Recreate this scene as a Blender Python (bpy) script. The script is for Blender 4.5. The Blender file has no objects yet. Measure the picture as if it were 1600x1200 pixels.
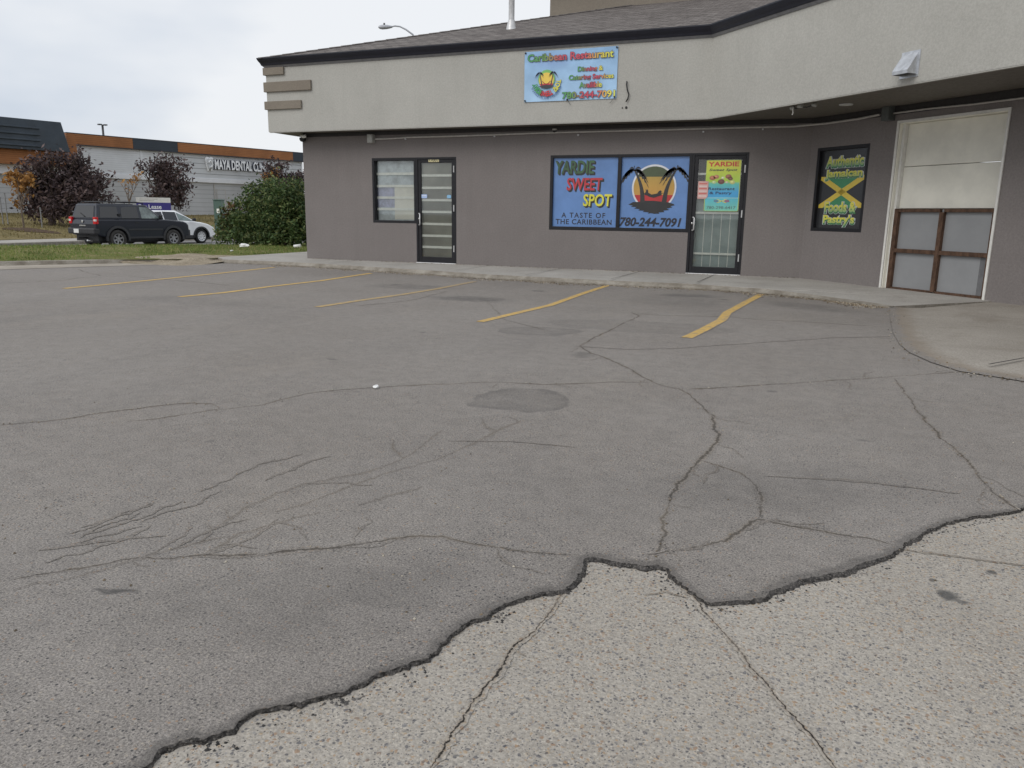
import bpy, bmesh, math, random
from mathutils import Vector, Matrix
import numpy as np
rnd = random.Random(7)
sc = bpy.context.scene
COL = sc.collection
R = math.radians
# ------------------------------------------------------------------ camera (measured from the photograph)
F, YAW, PIT, ROL, CH = 1214.7, R(-21.87), R(12.29), R(0.80), 1.124
fw = Vector((math.sin(YAW)*math.cos(PIT), math.cos(YAW)*math.cos(PIT), -math.sin(PIT)))
rt0 = Vector((math.cos(YAW), -math.sin(YAW), 0)); up0 = rt0.cross(fw)
rt = rt0*math.cos(ROL) + up0*math.sin(ROL); up = -rt0*math.sin(ROL) + up0*math.cos(ROL)
CAM = Vector((0, 0, CH))
cd = bpy.data.cameras.new('camera'); cam = bpy.data.objects.new('camera', cd); COL.objects.link(cam)
cd.sensor_width = 36; cd.lens = F/1600*36; cd.clip_start = .05; cd.clip_end = 3000
M4 = Matrix((rt, up, -fw)).transposed().to_4x4(); M4.translation = CAM; cam.matrix_world = M4
sc.camera = cam
def ray(u, v): return rt*((u-800)/F) + up*((600-v)/F) + fw
def G(u, v, z=0.0):
    d = ray(u, v); return CAM + d*((z-CH)/d.z)
def dep(u, v, d): return CAM + ray(u, v)*d

# ------------------------------------------------------------------ node helpers
class NT:
    def __init__(s, name):
        s.m = bpy.data.materials.new(name); s.m.use_nodes = True
        s.t = s.m.node_tree; s.n = s.t.nodes; s.b = s.n['Principled BSDF']
        s.pos = s.new('ShaderNodeNewGeometry').outputs['Position']
    def new(s, k, **kw):
        n = s.n.new(k)
        for a, v in kw.items(): setattr(n, a, v)
        return n
    def put(s, sock, v):
        if hasattr(v, 'is_output') or isinstance(v, bpy.types.NodeSocket): s.t.links.new(v, sock)
        elif isinstance(v, (tuple, list)):
            v = tuple(v)
            if sock.type == 'RGBA' and len(v) == 3: v += (1,)
            sock.default_value = v
        else: sock.default_value = v
    def vscale(s, v, sc3):
        n = s.new('ShaderNodeVectorMath', operation='MULTIPLY'); s.put(n.inputs[0], v); s.put(n.inputs[1], sc3); return n.outputs[0]
    def noise(s, scale, det=3, rough=.55, vec=None, col=False):
        n = s.new('ShaderNodeTexNoise'); s.put(n.inputs['Vector'], vec if vec is not None else s.pos)
        n.inputs['Scale'].default_value = scale; n.inputs['Detail'].default_value = det; n.inputs['Roughness'].default_value = rough
        return n.outputs['Color' if col else 'Fac']
    def vor(s, scale, vec=None, rand=1.0, feat='F1'):
        n = s.new('ShaderNodeTexVoronoi', feature=feat); s.put(n.inputs['Vector'], vec if vec is not None else s.pos)
        n.inputs['Scale'].default_value = scale; n.inputs['Randomness'].default_value = rand
        return n
    def ramp(s, f, stops, interp='LINEAR'):
        n = s.new('ShaderNodeValToRGB'); s.put(n.inputs[0], f); e = n.color_ramp.elements; n.color_ramp.interpolation = interp
        while len(e) < len(stops): e.new(.5)
        for i, (p, c) in enumerate(stops):
            e[i].position = p
            if not isinstance(c, (tuple, list)): c = (c, c, c)
            e[i].color = (*c, 1) if len(c) == 3 else c
        return n.outputs[0]
    def mix(s, f, a, b, mode='MIX'):
        n = s.new('ShaderNodeMix', data_type='RGBA', blend_type=mode)
        s.put(n.inputs[0], f); s.put(n.inputs[6], a); s.put(n.inputs[7], b); return n.outputs[2]
    def math(s, op, a, b=0.0, clamp=False):
        n = s.new('ShaderNodeMath', operation=op, use_clamp=clamp); s.put(n.inputs[0], a); s.put(n.inputs[1], b); return n.outputs[0]
    def mapr(s, v, a, b, c=0.0, d=1.0, smooth=True):
        n = s.new('ShaderNodeMapRange', interpolation_type='SMOOTHSTEP' if smooth else 'LINEAR')
        for i, x in enumerate((v, a, b, c, d)): s.put(n.inputs[i], x)
        return n.outputs[0]
    def bump(s, h, st=.3, dist=.01, normal=None):
        n = s.new('ShaderNodeBump'); n.inputs['Strength'].default_value = st; n.inputs['Distance'].default_value = dist
        s.put(n.inputs['Height'], h)
        if normal is not None: s.put(n.inputs['Normal'], normal)
        return n.outputs[0]
    def fin(s, col=None, rough=None, nor=None, metal=None, spec=None):
        if col is not None: s.put(s.b.inputs['Base Color'], col)
        if rough is not None: s.put(s.b.inputs['Roughness'], rough)
        if nor is not None: s.put(s.b.inputs['Normal'], nor)
        if metal is not None: s.put(s.b.inputs['Metallic'], metal)
        if spec is not None: s.put(s.b.inputs['Specular IOR Level'], spec)
        return s.m
def ellipse(t, cx, cy, rx, ry, ang=0, soft=.45):
    "mask of a stain lying on the ground"
    n = t.new('ShaderNodeMapping', vector_type='TEXTURE'); t.put(n.inputs['Vector'], t.vec_w)
    n.inputs['Location'].default_value = (cx, cy, 0); n.inputs['Rotation'].default_value = (0, 0, ang); n.inputs['Scale'].default_value = (rx, ry, 1)
    m = t.vscale(n.outputs[0], (1, 1, 0)); l = t.new('ShaderNodeVectorMath', operation='LENGTH'); t.put(l.inputs[0], m)
    return l.outputs['Value'], lambda lo=1-soft, hi=1.0: t.mapr(l.outputs['Value'], lo, hi, 1.0, 0.0)
def warp(t, amt=.12, scale=3.0):
    n = t.noise(scale, 3, .6, col=True)
    a = t.new('ShaderNodeVectorMath', operation='SUBTRACT'); t.put(a.inputs[0], n); t.put(a.inputs[1], (.5, .5, .5))
    b = t.vscale(a.outputs[0], (amt, amt, 0)); c = t.new('ShaderNodeVectorMath', operation='ADD'); t.put(c.inputs[0], t.pos); t.put(c.inputs[1], b)
    t.vec_w = c.outputs[0]

def asphalt_core(t):
    warp(t, .35, 2.2)
    big = t.noise(.45, 5, .6)
    col = t.mix(t.mapr(big, .3, .7), (.222, .201, .181), (.256, .235, .214))
    st = t.noise(1.0, 4, .6, vec=t.vscale(t.pos, (.9, .25, 1)))
    col = t.mix(t.mapr(st, .46, .78, 0, .4), col, (.165, .152, .143))
    tan = t.noise(.9, 5, .65, vec=t.vscale(t.pos, (1.3, .8, 1)))
    col = t.mix(t.mapr(tan, .5, .8, 0, .45), col, (.295, .262, .224))
    med = t.noise(9, 4, .7); col = t.mix(1.0, col, t.mapr(med, .25, .75, .9, 1.1), 'MULTIPLY')
    fine = t.noise(150, 3, .75); col = t.mix(1.0, col, t.mapr(fine, .25, .75, .5, 1.5), 'MULTIPLY')
    # exposed stones
    v = t.vor(95); sep = t.new('ShaderNodeSeparateColor'); t.put(sep.inputs[0], v.outputs['Color'])
    m = t.math('MULTIPLY', t.math('GREATER_THAN', sep.outputs[0], .56), t.mapr(v.outputs['Distance'], .28, .42, 1, 0))
    stone = t.ramp(sep.outputs[1], [(0, (.05, .05, .052)), (.3, (.11, .1, .098)), (.5, (.25, .22, .19)), (.68, (.36, .32, .27)), (.86, (.3, .21, .145)), (1, (.5, .47, .42))], 'CONSTANT')
    wear = t.mapr(t.noise(1.6, 3, .6), .35, .65, .4, .95)
    col = t.mix(t.math('MULTIPLY', m, wear), col, stone)
    v2 = t.vor(230); sep2 = t.new('ShaderNodeSeparateColor'); t.put(sep2.inputs[0], v2.outputs['Color'])
    m2 = t.math('MULTIPLY', t.math('GREATER_THAN', sep2.outputs[0], .55), t.mapr(v2.outputs['Distance'], .3, .45, .7, 0))
    col = t.mix(m2, col, t.ramp(sep2.outputs[2], [(0, (.06, .058, .057)), (.45, (.2, .187, .175)), (.75, (.38, .35, .3))], 'CONSTANT'))
    # stains and old patches with shapes of their own
    for (u, v_, ru, ang, dark, ring) in STAINS:
        c = G(u, v_); _, f = ellipse(t, c.x, c.y, ru[0], ru[1], ang)
        k = f(.35, 1.05) if not ring else t.math('MULTIPLY', f(.93, 1.04), t.mapr(_, .55, .98, .55, 1.0))
        k = t.math('MULTIPLY', k, t.mapr(t.noise(5, 3, .6), .25, .65, .4, 1.0))
        col = t.mix(t.math('MULTIPLY', k, dark), col, (.07, .067, .065))
    hb = t.math('ADD', t.math('MULTIPLY', fine, .5), t.math('MULTIPLY', v.outputs['Distance'], -.5))
    nor = t.bump(hb, .55, .006)
    nor = t.bump(t.noise(2.2, 4, .55), .12, .05, nor)
    return col, nor
STAINS = [(812, 624, (.31, .31), 0, .5, True), (842, 517, (.42, .3), .3, .34, True), (735, 467, (.75, .42), 0, .6, False),
          (1075, 462, (.6, .35), .2, .55, False), (915, 556, (.17, .17), 0, .45, False), (1060, 470, (.9, .8), 0, .22, False),
          (640, 448, (.9, .5), 0, .35, False), (218, 920, (.075, .02), .35, .8, False), (1080, 770, (1.0, .5), .5, .12, False),
          (1240, 760, (.9, .4), .5, .22, False), (480, 930, (.7, .35), .7, .25, False), (1000, 510, (1.0, .45), .1, .22, True),
          (1270, 480, (.9, .5), -.7, .4, False), (300, 470, (1.6, .5), 0, .18, False), (620, 445, (.12, .1), 0, .6, False), (845, 455, (.16, .12), 0, .55, False), (1130, 468, (.1, .1), 0, .6, False), (520, 560, (.05, .04), 0, .6, False), (1195, 610, (.05, .05), 0, .5, False), (660, 520, (.07, .06), 0, .4, False), (330, 690, (.04, .03), 0, .5, False), (1350, 690, (.05, .04), 0, .4, False)]
def mat_asphalt():
    t = NT('asphalt'); c, n = asphalt_core(t); return t.fin(c, .9, n, spec=.25)
def mat_crack(name='asphalt_crack', k=.68, hk=.55):
    t = NT(name); c, n = asphalt_core(t)
    uv = t.new('ShaderNodeUVMap').outputs[0]; sx = t.new('ShaderNodeSeparateXYZ'); t.put(sx.inputs[0], uv)
    a = t.math('ABSOLUTE', sx.outputs[0])
    jag = t.math('ADD', a, t.math('MULTIPLY', t.math('SUBTRACT', t.noise(45, 4, .75), .5), 1.25))
    gap = t.noise(2.5, 3, .6)
    core = t.math('MULTIPLY', t.mapr(jag, .12, .46, 1, 0), t.mapr(gap, .3, .5, .4, 1))
    halo = t.math('MULTIPLY', t.mapr(jag, .3, .9, 1, 0), t.mapr(t.noise(3.5, 4, .7), .38, .6, .05, hk))
    c = t.mix(halo, c, t.mix(t.noise(120, 2, .6), (.10, .088, .075), (.34, .285, .22)))
    c = t.mix(t.math('MULTIPLY', core, k), c, (.045, .04, .035))
    return t.fin(c, .95, n, spec=.1)
def mat_tar_edge():
    t = NT('broken_asphalt_edge')
    c = t.mix(t.mapr(t.noise(60, 4, .8), .3, .7), (.022, .021, .02), (.15, .139, .13))
    v = t.vor(120); c = t.mix(t.mapr(v.outputs['Distance'], .25, .4, .6, 0), c, (.24, .22, .195))
    return t.fin(c, .9, t.bump(t.noise(70, 4, .8), 1, .02), spec=.2)
def agg_core(t):
    big = t.noise(.8, 5, .6)
    col = t.mix(t.mapr(big, .3, .7), (.337, .305, .263), (.407, .374, .326))
    fine = t.noise(120, 3, .7); col = t.mix(1.0, col, t.mapr(fine, .25, .75, .74, 1.22), 'MULTIPLY')
    ws = t.new('ShaderNodeVectorMath', operation='ADD'); t.put(ws.inputs[0], t.pos)
    t.put(ws.inputs[1], t.vscale(t.noise(60, 2, .5, col=True), (.012, .012, .0)))
    for scale, thr, dlo, pal in ((72, .66, .30, 0), (115, .52, .31, 1), (200, .5, .32, 2)):
        v = t.vor(scale, vec=ws.outputs[0]); sep = t.new('ShaderNodeSeparateColor'); t.put(sep.inputs[0], v.outputs['Color'])
        m = t.math('MULTIPLY', t.math('GREATER_THAN', sep.outputs[0], thr), t.mapr(v.outputs['Distance'], dlo, dlo+.15, .76, 0))
        pals = [[(0, (.1, .1, .11)), (.25, (.17, .17, .175)), (.36, (.29, .185, .115)), (.58, (.38, .28, .18)), (.76, (.41, .35, .27)), (.9, (.21, .15, .11))],
                [(0, (.07, .072, .082)), (.22, (.2, .19, .18)), (.4, (.36, .25, .155)), (.62, (.26, .25, .245)), (.82, (.47, .43, .365))],
                [(0, (.08, .08, .085)), (.3, (.24, .22, .2)), (.6, (.33, .27, .2)), (.8, (.52, .48, .41))]]
        col = t.mix(m, col, t.ramp(sep.outputs[1], pals[pal], 'CONSTANT'))
        if pal == 0: hv = v.outputs['Distance']
    t.vec_w = ws.outputs[0]
    grime = t.noise(2.2, 5, .65); col = t.mix(t.mapr(grime, .5, .8, 0, .35), col, (.25, .235, .21))
    warp(t, .05, 14)
    for (u, v_, r, dk) in ((1480, 935, .035, .8), (1548, 899, .022, .75), (1453, 911, .013, .7), (1500, 945, .02, .6)):
        p = G(u, v_, -.025); _, f = ellipse(t, p.x, p.y, r, r*1.1); col = t.mix(t.math('MULTIPLY', f(.5, 1.1), dk), col, (.06, .06, .06))
    nor = t.bump(t.math('ADD', fine, t.math('MULTIPLY', hv, -1.0)), .5, .006)
    nor = t.bump(t.noise(5, 4, .6), .3, .03, nor)
    return col, nor
def mat_agg():
    t = NT('exposed_aggregate_concrete'); c, n = agg_core(t); return t.fin(c, .88, n, spec=.25)
def mat_agg_crack():
    t = NT('concrete_crack'); c, n = agg_core(t)
    uv = t.new('ShaderNodeUVMap').outputs[0]; sx = t.new('ShaderNodeSeparateXYZ'); t.put(sx.inputs[0], uv)
    a = t.math('ABSOLUTE', sx.outputs[0])
    jag = t.math('ADD', a, t.math('MULTIPLY', t.math('SUBTRACT', t.noise(70, 4, .75), .5), 1.0))
    c = t.mix(t.math('MULTIPLY', t.mapr(jag, .2, .9, 1, 0), .45), c, (.24, .19, .14))
    c = t.mix(t.math('MULTIPLY', t.mapr(jag, .06, .26, 1, 0), t.mapr(t.noise(4, 3, .6), .3, .5, .45, 1)), c, (.03, .027, .024))
    return t.fin(c, .92, n, spec=.15)
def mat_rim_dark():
    t = NT('darker_asphalt_rim'); c, n = asphalt_core(t)
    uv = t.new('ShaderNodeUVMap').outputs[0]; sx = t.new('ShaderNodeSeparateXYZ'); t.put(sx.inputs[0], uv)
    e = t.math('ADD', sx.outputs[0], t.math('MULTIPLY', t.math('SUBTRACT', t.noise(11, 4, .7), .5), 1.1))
    return t.fin(t.mix(t.mapr(e, 0, .6, .5, 0), c, (.075, .07, .066)), .92, n, spec=.2)  # asphalt colour gets darker towards the broken edge
def mat_line():
    t = NT('worn_yellow_paint'); c, n = asphalt_core(t)
    uv = t.new('ShaderNodeUVMap').outputs[0]; sx = t.new('ShaderNodeSeparateXYZ'); t.put(sx.inputs[0], uv)
    e = t.math('ADD', t.math('ABSOLUTE', sx.outputs[0]), t.math('MULTIPLY', t.math('SUBTRACT', t.noise(30, 3, .7), .5), .35))
    k = t.math('MULTIPLY', t.mapr(e, .78, .95, 1, 0), t.mapr(t.noise(14, 5, .75), .36, .54, .25, 1))
    at = t.new('ShaderNodeAttribute', attribute_name='wear'); k = t.math('MULTIPLY', k, at.outputs['Fac'])
    y = t.mix(t.noise(6, 4, .6), (.52, .33, .085), (.64, .43, .14))
    return t.fin(t.mix(k, c, y), .8, n, spec=.3)
def mat_concrete(name='sidewalk_concrete', base=(.345, .325, .296), hi=(.42, .4, .366)):
    t = NT(name)
    c = t.mix(t.mapr(t.noise(.9, 5, .65), .3, .7), base, hi)
    c = t.mix(1.0, c, t.mapr(t.noise(60, 4, .75), .25, .75, .8, 1.2), 'MULTIPLY')
    c = t.mix(t.mapr(t.noise(2.6, 5, .7), .55, .78, 0, .5), c, (.19, .17, .145))
    v = t.vor(60); c = t.mix(t.mapr(v.outputs['Distance'], .12, .2, .35, 0), c, (.16, .14, .12))
    return t.fin(c, .9, t.bump(t.noise(70, 4, .7), .35, .006), spec=.25)
def mat_apron():
    t = NT('apron_concrete'); ca, na = asphalt_core(t)
    at = t.new('ShaderNodeAttribute', attribute_name='col'); sp = t.new('ShaderNodeSeparateColor'); t.put(sp.inputs[0], at.outputs['Color'])
    c = t.mix(t.mapr(t.noise(.8, 5, .65), .3, .7), (.285, .258, .222), (.355, .324, .282))
    c = t.mix(1.0, c, t.mapr(t.noise(70, 4, .75), .25, .75, .72, 1.28), 'MULTIPLY')
    c = t.mix(t.mapr(t.noise(1.4, 5, .7), .5, .75, 0, .6), c, (.2, .17, .135))
    v = t.vor(75); c = t.mix(t.mapr(v.outputs['Distance'], .15, .28, .4, 0), c, (.15, .13, .11))
    e = t.math('ADD', sp.outputs[0], t.math('MULTIPLY', t.math('SUBTRACT', t.noise(5, 5, .75), .5), 1.0))
    br = t.mix(t.noise(3, 4, .7), (.17, .135, .1), (.25, .2, .15))
    c = t.mix(t.mapr(e, .25, .85, .6, 0), c, br)
    return t.fin(t.mix(t.mapr(e, .12, .34, 0, 1), ca, c), .9, na, spec=.25)
def mat_kerb():
    t = NT('worn_kerb_concrete')
    c = t.mix(t.mapr(t.noise(4, 5, .7), .3, .7), (.21, .185, .15), (.38, .35, .3))
    v = t.vor(55); c = t.mix(t.mapr(v.outputs['Distance'], .2, .35, .5, 0), c, (.14, .115, .09))
    return t.fin(c, .95, t.bump(t.noise(40, 4, .8), .8, .02), spec=.2)
def mat_stucco(name, a, b, streak=.25, scale=1.0):
    t = NT(name)
    c = t.mix(t.mapr(t.noise(.7*scale, 5, .6), .3, .7), a, b)
    s = t.noise(1.0, 5, .7, vec=t.vscale(t.pos, (3.2, 3.2, .22)))
    c = t.mix(t.mapr(s, .45, .78, 0, streak), c, tuple(x*.72 for x in a))
    s2 = t.noise(2.3, 4, .65, vec=t.vscale(t.pos, (1.6, 1.6, .9)))
    c = t.mix(t.mapr(s2, .52, .8, 0, streak), c, tuple(min(1, x*1.22) for x in b))
    c = t.mix(1.0, c, t.mapr(t.noise(38, 3, .7), .3, .7, .92, 1.08), 'MULTIPLY')
    n = t.bump(t.noise(75, 4, .75), .45, .01); n = t.bump(t.noise(1.6, 3, .5), .3, .03, n)
    return t.fin(c, .92, n, spec=.2)
def mat_plain(name, col, rough=.5, metal=0.0, var=.12, bump=.0, spec=.5, scale=12):
    t = NT(name)
    lo = tuple(x*(1-var) for x in col); hi = tuple(min(1, x*(1+var)) for x in col)
    c = t.mix(t.mapr(t.noise(scale, 4, .65), .3, .7), lo, hi)
    n = t.bump(t.noise(scale*6, 3, .6), bump, .004) if bump else None
    r = t.mapr(t.noise(scale*1.7, 3, .6), .3, .7, max(.02, rough-.07), min(1, rough+.1))
    return t.fin(c, r, n, metal, spec)
def mat_print(name='printed_vinyl', rough=.22, fold=0.0):
    t = NT(name); a = t.new('ShaderNodeAttribute', attribute_name='col')
    c = t.mix(1.0, t.mix(.07, a.outputs['Color'], (.36, .37, .39)), t.mapr(t.noise(3, 4, .6), .3, .7, .9, 1.06), 'MULTIPLY')
    n = None
    if fold:
        w = t.noise(1.0, 2, .5, vec=t.vscale(t.pos, (2.4, 2.4, 1.6))); n = t.bump(w, fold, .12)
    return t.fin(c, rough, n, spec=.5)
def mat_lap(name, col, pitch, depth=.55, var=.06, ax=2):
    "horizontal metal siding: a dark joint every pitch metres"
    t = NT(name); sx = t.new('ShaderNodeSeparateXYZ'); t.put(sx.inputs[0], t.pos)
    f = t.math('FRACT', t.math('DIVIDE', sx.outputs[ax], pitch))
    lo = tuple(x*(1-var) for x in col); hi = tuple(min(1, x*(1+var)) for x in col)
    c = t.mix(t.mapr(t.noise(.5, 4, .6), .3, .7), lo, hi)
    c = t.mix(t.math('MULTIPLY', t.mapr(f, .8, .92, 0, 1), depth), c, tuple(x*.35 for x in col))
    return t.fin(c, .55, t.bump(f, .5, .02), spec=.3)
def mat_wood():
    t = NT('weathered_brown_wood')
    g = t.noise(6, 5, .7, vec=t.vscale(t.pos, (3, 3, 1.2)))
    c = t.mix(t.mapr(g, .3, .7), (.05, .028, .018), (.135, .078, .05))
    return t.fin(c, .75, t.bump(g, .3, .01), spec=.3)
def mat_shingle():
    t = NT('asphalt_shingles'); sx = t.new('ShaderNodeSeparateXYZ'); t.put(sx.inputs[0], t.pos)
    cx = t.new('ShaderNodeCombineXYZ'); t.put(cx.inputs[0], t.math('ADD', sx.outputs[0], t.math('MULTIPLY', sx.outputs[1], -.35))); t.put(cx.inputs[1], t.math('MULTIPLY', sx.outputs[2], 3.33))
    b = t.new('ShaderNodeTexBrick'); t.put(b.inputs['Vector'], cx.outputs[0])
    for k, v in (('Color1', (.135, .12, .112, 1)), ('Color2', (.215, .195, .182, 1)), ('Mortar', (.045, .04, .038, 1)), ('Scale', 1), ('Mortar Size', .012), ('Brick Width', .3), ('Row Height', .145), ('Bias', -.1)): b.inputs[k].default_value = v
    c = t.mix(1.0, b.outputs['Color'], t.mapr(t.noise(7, 4, .7), .25, .75, .7, 1.35), 'MULTIPLY')
    return t.fin(c, .95, t.bump(b.outputs['Fac'], -.6, .02), spec=.15)
def mat_leaf(name, a, b, c3=None, trans=.25):
    t = NT(name); r = t.new('ShaderNodeNewGeometry').outputs['Random Per Island']
    stops = [(0, a), (.6, b)] + ([(1, c3)] if c3 else [])
    col = t.ramp(r, stops)
    col = t.mix(1.0, col, t.mapr(t.noise(1.2, 3, .6), .3, .7, .7, 1.35), 'MULTIPLY')
    t.fin(col, .55, spec=.25)
    t.b.inputs['Transmission Weight'].default_value = 0
    tr = t.new('ShaderNodeBsdfTranslucent'); t.put(tr.inputs[0], col)
    mx = t.new('ShaderNodeMixShader'); mx.inputs[0].default_value = trans
    out = t.n['Material Output']; t.t.links.new(t.b.outputs[0], mx.inputs[1]); t.t.links.new(tr.outputs[0], mx.inputs[2]); t.t.links.new(mx.outputs[0], out.inputs[0])
    return t.m
def mat_ground(name, cols, sc1=.8, fine=25, bump=.5):
    t = NT(name)
    c = t.mix(t.mapr(t.noise(sc1, 5, .65), .36, .64), cols[0], cols[1])
    c = t.mix(t.mapr(t.noise(sc1*3.1, 4, .65), .48, .75, 0, .8), c, cols[2])
    c = t.mix(1.0, c, t.mapr(t.noise(fine, 4, .75), .25, .75, .6, 1.4), 'MULTIPLY')
    return t.fin(c, .97, t.bump(t.noise(fine, 4, .7), bump, .05), spec=.1)
def mat_glass(name='window_glass', tint=(.975, .985, .98)):
    "clear sheet glass: see-through with a mirror-like sheen"
    t = NT(name); g = t.new('ShaderNodeBsdfGlossy'); g.inputs['Roughness'].default_value = .02; g.inputs['Color'].default_value = (1, 1, 1, 1)
    tp = t.new('ShaderNodeBsdfTransparent'); tp.inputs[0].default_value = (*tint, 1)
    fr = t.new('ShaderNodeFresnel'); fr.inputs[0].default_value = 1.55
    mx = t.new('ShaderNodeMixShader'); t.put(mx.inputs[0], t.mapr(fr.outputs[0], 0, 1, .0, 1, False)); t.t.links.new(tp.outputs[0], mx.inputs[1]); t.t.links.new(g.outputs[0], mx.inputs[2])
    t.t.links.new(mx.outputs[0], t.n['Material Output'].inputs[0]); return t.m
def mat_paint(name, col, flake=.06):
    t = NT(name); c = t.mix(t.mapr(t.noise(3, 3, .6), .35, .7), col, tuple(min(1, x*(1+flake)+.002) for x in col))
    t.fin(c, .35, spec=.3); t.b.inputs['Coat Weight'].default_value = .55; t.b.inputs['Coat Roughness'].default_value = .06; return t.m

MAT = {}
MAT['asphalt'] = mat_asphalt(); MAT['crack'] = mat_crack(); MAT['hair'] = mat_crack('hairline_crack', .27, .35); MAT['tar'] = mat_tar_edge(); MAT['rim_dark'] = mat_rim_dark(); MAT['agg'] = mat_agg(); MAT['aggcrack'] = mat_agg_crack()
MAT['line'] = mat_line(); MAT['walk'] = mat_concrete(); MAT['kerb'] = mat_kerb()
MAT['apron'] = mat_apron()
MAT['gutterpan'] = mat_concrete('gutter_concrete', (.3, .265, .22), (.42, .375, .315))
MAT['wall'] = mat_stucco('taupe_stucco', (.204, .184, .176), (.222, .201, .193), .2)
MAT['fascia'] = mat_stucco('pale_grey_stucco', (.415, .406, .372), (.452, .443, .407), .18)
MAT['band'] = mat_stucco('taupe_trim', (.225, .195, .16), (.25, .22, .18), .1)
MAT['soffit'] = mat_plain('brown_soffit', (.14, .125, .105), .7, var=.08)
MAT['frieze'] = mat_plain('dark_trim', (.03, .027, .027), .6)
MAT['gutter'] = mat_plain('navy_gutter_paint', (.012, .013, .022), .35, spec=.5)
MAT['drip'] = mat_plain('grey_drip_edge', (.2, .2, .21), .45)
MAT['shingle'] = mat_shingle()
MAT['bronze'] = mat_plain('dark_anodised_frame', (.013, .013, .016), .42, var=.2, spec=.35)
MAT['glass'] = mat_glass(); MAT['print'] = mat_print(); MAT['banner'] = mat_print('printed_banner_fabric', .55, .35)
MAT['chrome'] = mat_plain('brushed_steel', (.72, .72, .71), .25, 1.0)
MAT['silver'] = mat_plain('pale_aluminium', (.62, .62, .62), .4, .3)
MAT['blind'] = mat_lap('grey_shutter_film', (.46, .455, .385), .012, .25, .35)
MAT['blindcool'] = mat_plain('window_film', (.55, .6, .61), .6, var=.25, scale=5)
MAT['blindgreen'] = mat_plain('roll_shutter_slats', (.33, .40, .385), .5, var=.1, scale=4)
MAT['slat'] = mat_plain('pale_slat', (.9, .9, .82), .5, var=.06)
MAT['lilac'] = mat_plain('lilac_reflection', (.46, .47, .6), .6, var=.2)  # lilac part of the left window's reflection, put into the colour
MAT['cream'] = mat_plain('cream_lining_and_reflection', (.84, .82, .72), .6, var=.07, scale=3)  # garage door lining, also a painted reflection in the left window
MAT['black'] = mat_plain('black_plastic', (.014, .014, .015), .5)
MAT['dark'] = mat_plain('dark_interior', (.012, .012, .012), .8)
MAT['jbox'] = mat_plain('grey_steel_box', (.4, .4, .37), .5, .0)
MAT['jboxdark'] = mat_plain('green_grey_box', (.09, .1, .095), .5)
MAT['conduit'] = mat_plain('painted_conduit', (.46, .44, .41), .5)
MAT['white'] = mat_plain('white_paint', (.72, .71, .67), .55, var=.06, bump=.1)
MAT['panel'] = mat_plain('cream_panel', (.78, .76, .67), .6, var=.07, scale=2.2, bump=.06)
MAT['frost'] = mat_plain('frosted_grey_panel', (.27, .275, .28), .4, var=.06, scale=2)
MAT['wood'] = mat_wood(); MAT['greypanel'] = mat_plain('dark_grey_panel', (.15, .15, .155), .5)
MAT['galv'] = mat_plain('galvanised_metal', (.55, .57, .6), .38, .6, .15)
MAT['grass'] = mat_ground('mown_grass_ground', [(.125, .145, .04), (.165, .165, .06), (.27, .215, .115)], .5, 30)
MAT['dry'] = mat_ground('dry_grass_bank', [(.17, .135, .065), (.22, .18, .09), (.13, .12, .05)], .35, 14)
MAT['soil'] = mat_ground('earth', [(.2, .185, .165), (.24, .225, .2), (.17, .15, .12)], .5, 8)
MAT['mulch'] = mat_ground('bark_mulch', [(.1, .07, .05), (.085, .06, .045), (.14, .1, .07)], 3, 12)
MAT['sandy'] = mat_ground('sandy_dirt', [(.3, .25, .185), (.36, .31, .235), (.2, .17, .115)], 2.5, 40, .4)
MAT['road'] = mat_ground('street_asphalt', [(.2, .195, .19), (.235, .228, .222), (.17, .165, .16)], .4, 20, .15)
MAT['blade'] = mat_leaf('grass_blades', (.1, .175, .035), (.165, .23, .055), (.36, .30, .13), .35)
MAT['bush'] = mat_leaf('green_leaves', (.036, .066, .024), (.08, .128, .042), (.19, .205, .08), .2)
MAT['bushred'] = mat_leaf('reddish_leaves', (.09, .05, .025), (.12, .09, .03), (.2, .1, .05), .2)
MAT['purple'] = mat_leaf('purple_leaves', (.046, .032, .035), (.092, .066, .067), (.145, .1, .09), .15)
MAT['orange'] = mat_leaf('autumn_leaves', (.32, .15, .04), (.45, .25, .08), (.26, .14, .06), .25)
MAT['bark'] = mat_plain('bark', (.085, .062, .048), .9, var=.35, bump=.8, scale=9)
MAT['twig'] = mat_plain('pale_bark', (.13, .1, .075), .9, var=.3, bump=.5, scale=9)
MAT['c_white'] = mat_lap('pale_corrugated_cladding', (.7, .715, .73), .16, .3)
MAT['c_lap'] = mat_lap('grey_lap_cladding', (.6, .615, .63), .42, .75)
MAT['c_low'] = mat_lap('grey_lower_cladding', (.5, .505, .51), .36, .4)
MAT['c_band'] = mat_plain('white_flashing', (.74, .75, .77), .5, var=.04, scale=2)
MAT['c_orange'] = mat_lap('orange_wood_slats', (.36, .15, .058), .14, .7, .15)
MAT['c_dark'] = mat_lap('slate_cladding', (.05, .062, .078), .14, .5)
MAT['c_slate'] = mat_plain('slate_panel', (.04, .055, .072), .5, var=.15, scale=1)
MAT['letter'] = mat_plain('white_acrylic_letters', (.92, .93, .94), .4, var=.02)
MAT['letterside'] = mat_plain('dark_letter_returns', (.05, .06, .1), .4)
MAT['carblack'] = mat_paint('black_car_paint', (.008, .011, .022)); MAT['carwhite'] = mat_paint('white_car_paint', (.86, .87, .88), .02)
MAT['cartrim'] = mat_plain('grey_plastic_trim', (.028, .028, .03), .5); MAT['carglass'] = mat_plain('tinted_glass', (.010, .011, .013), .06, var=.1, spec=.8)
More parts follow.
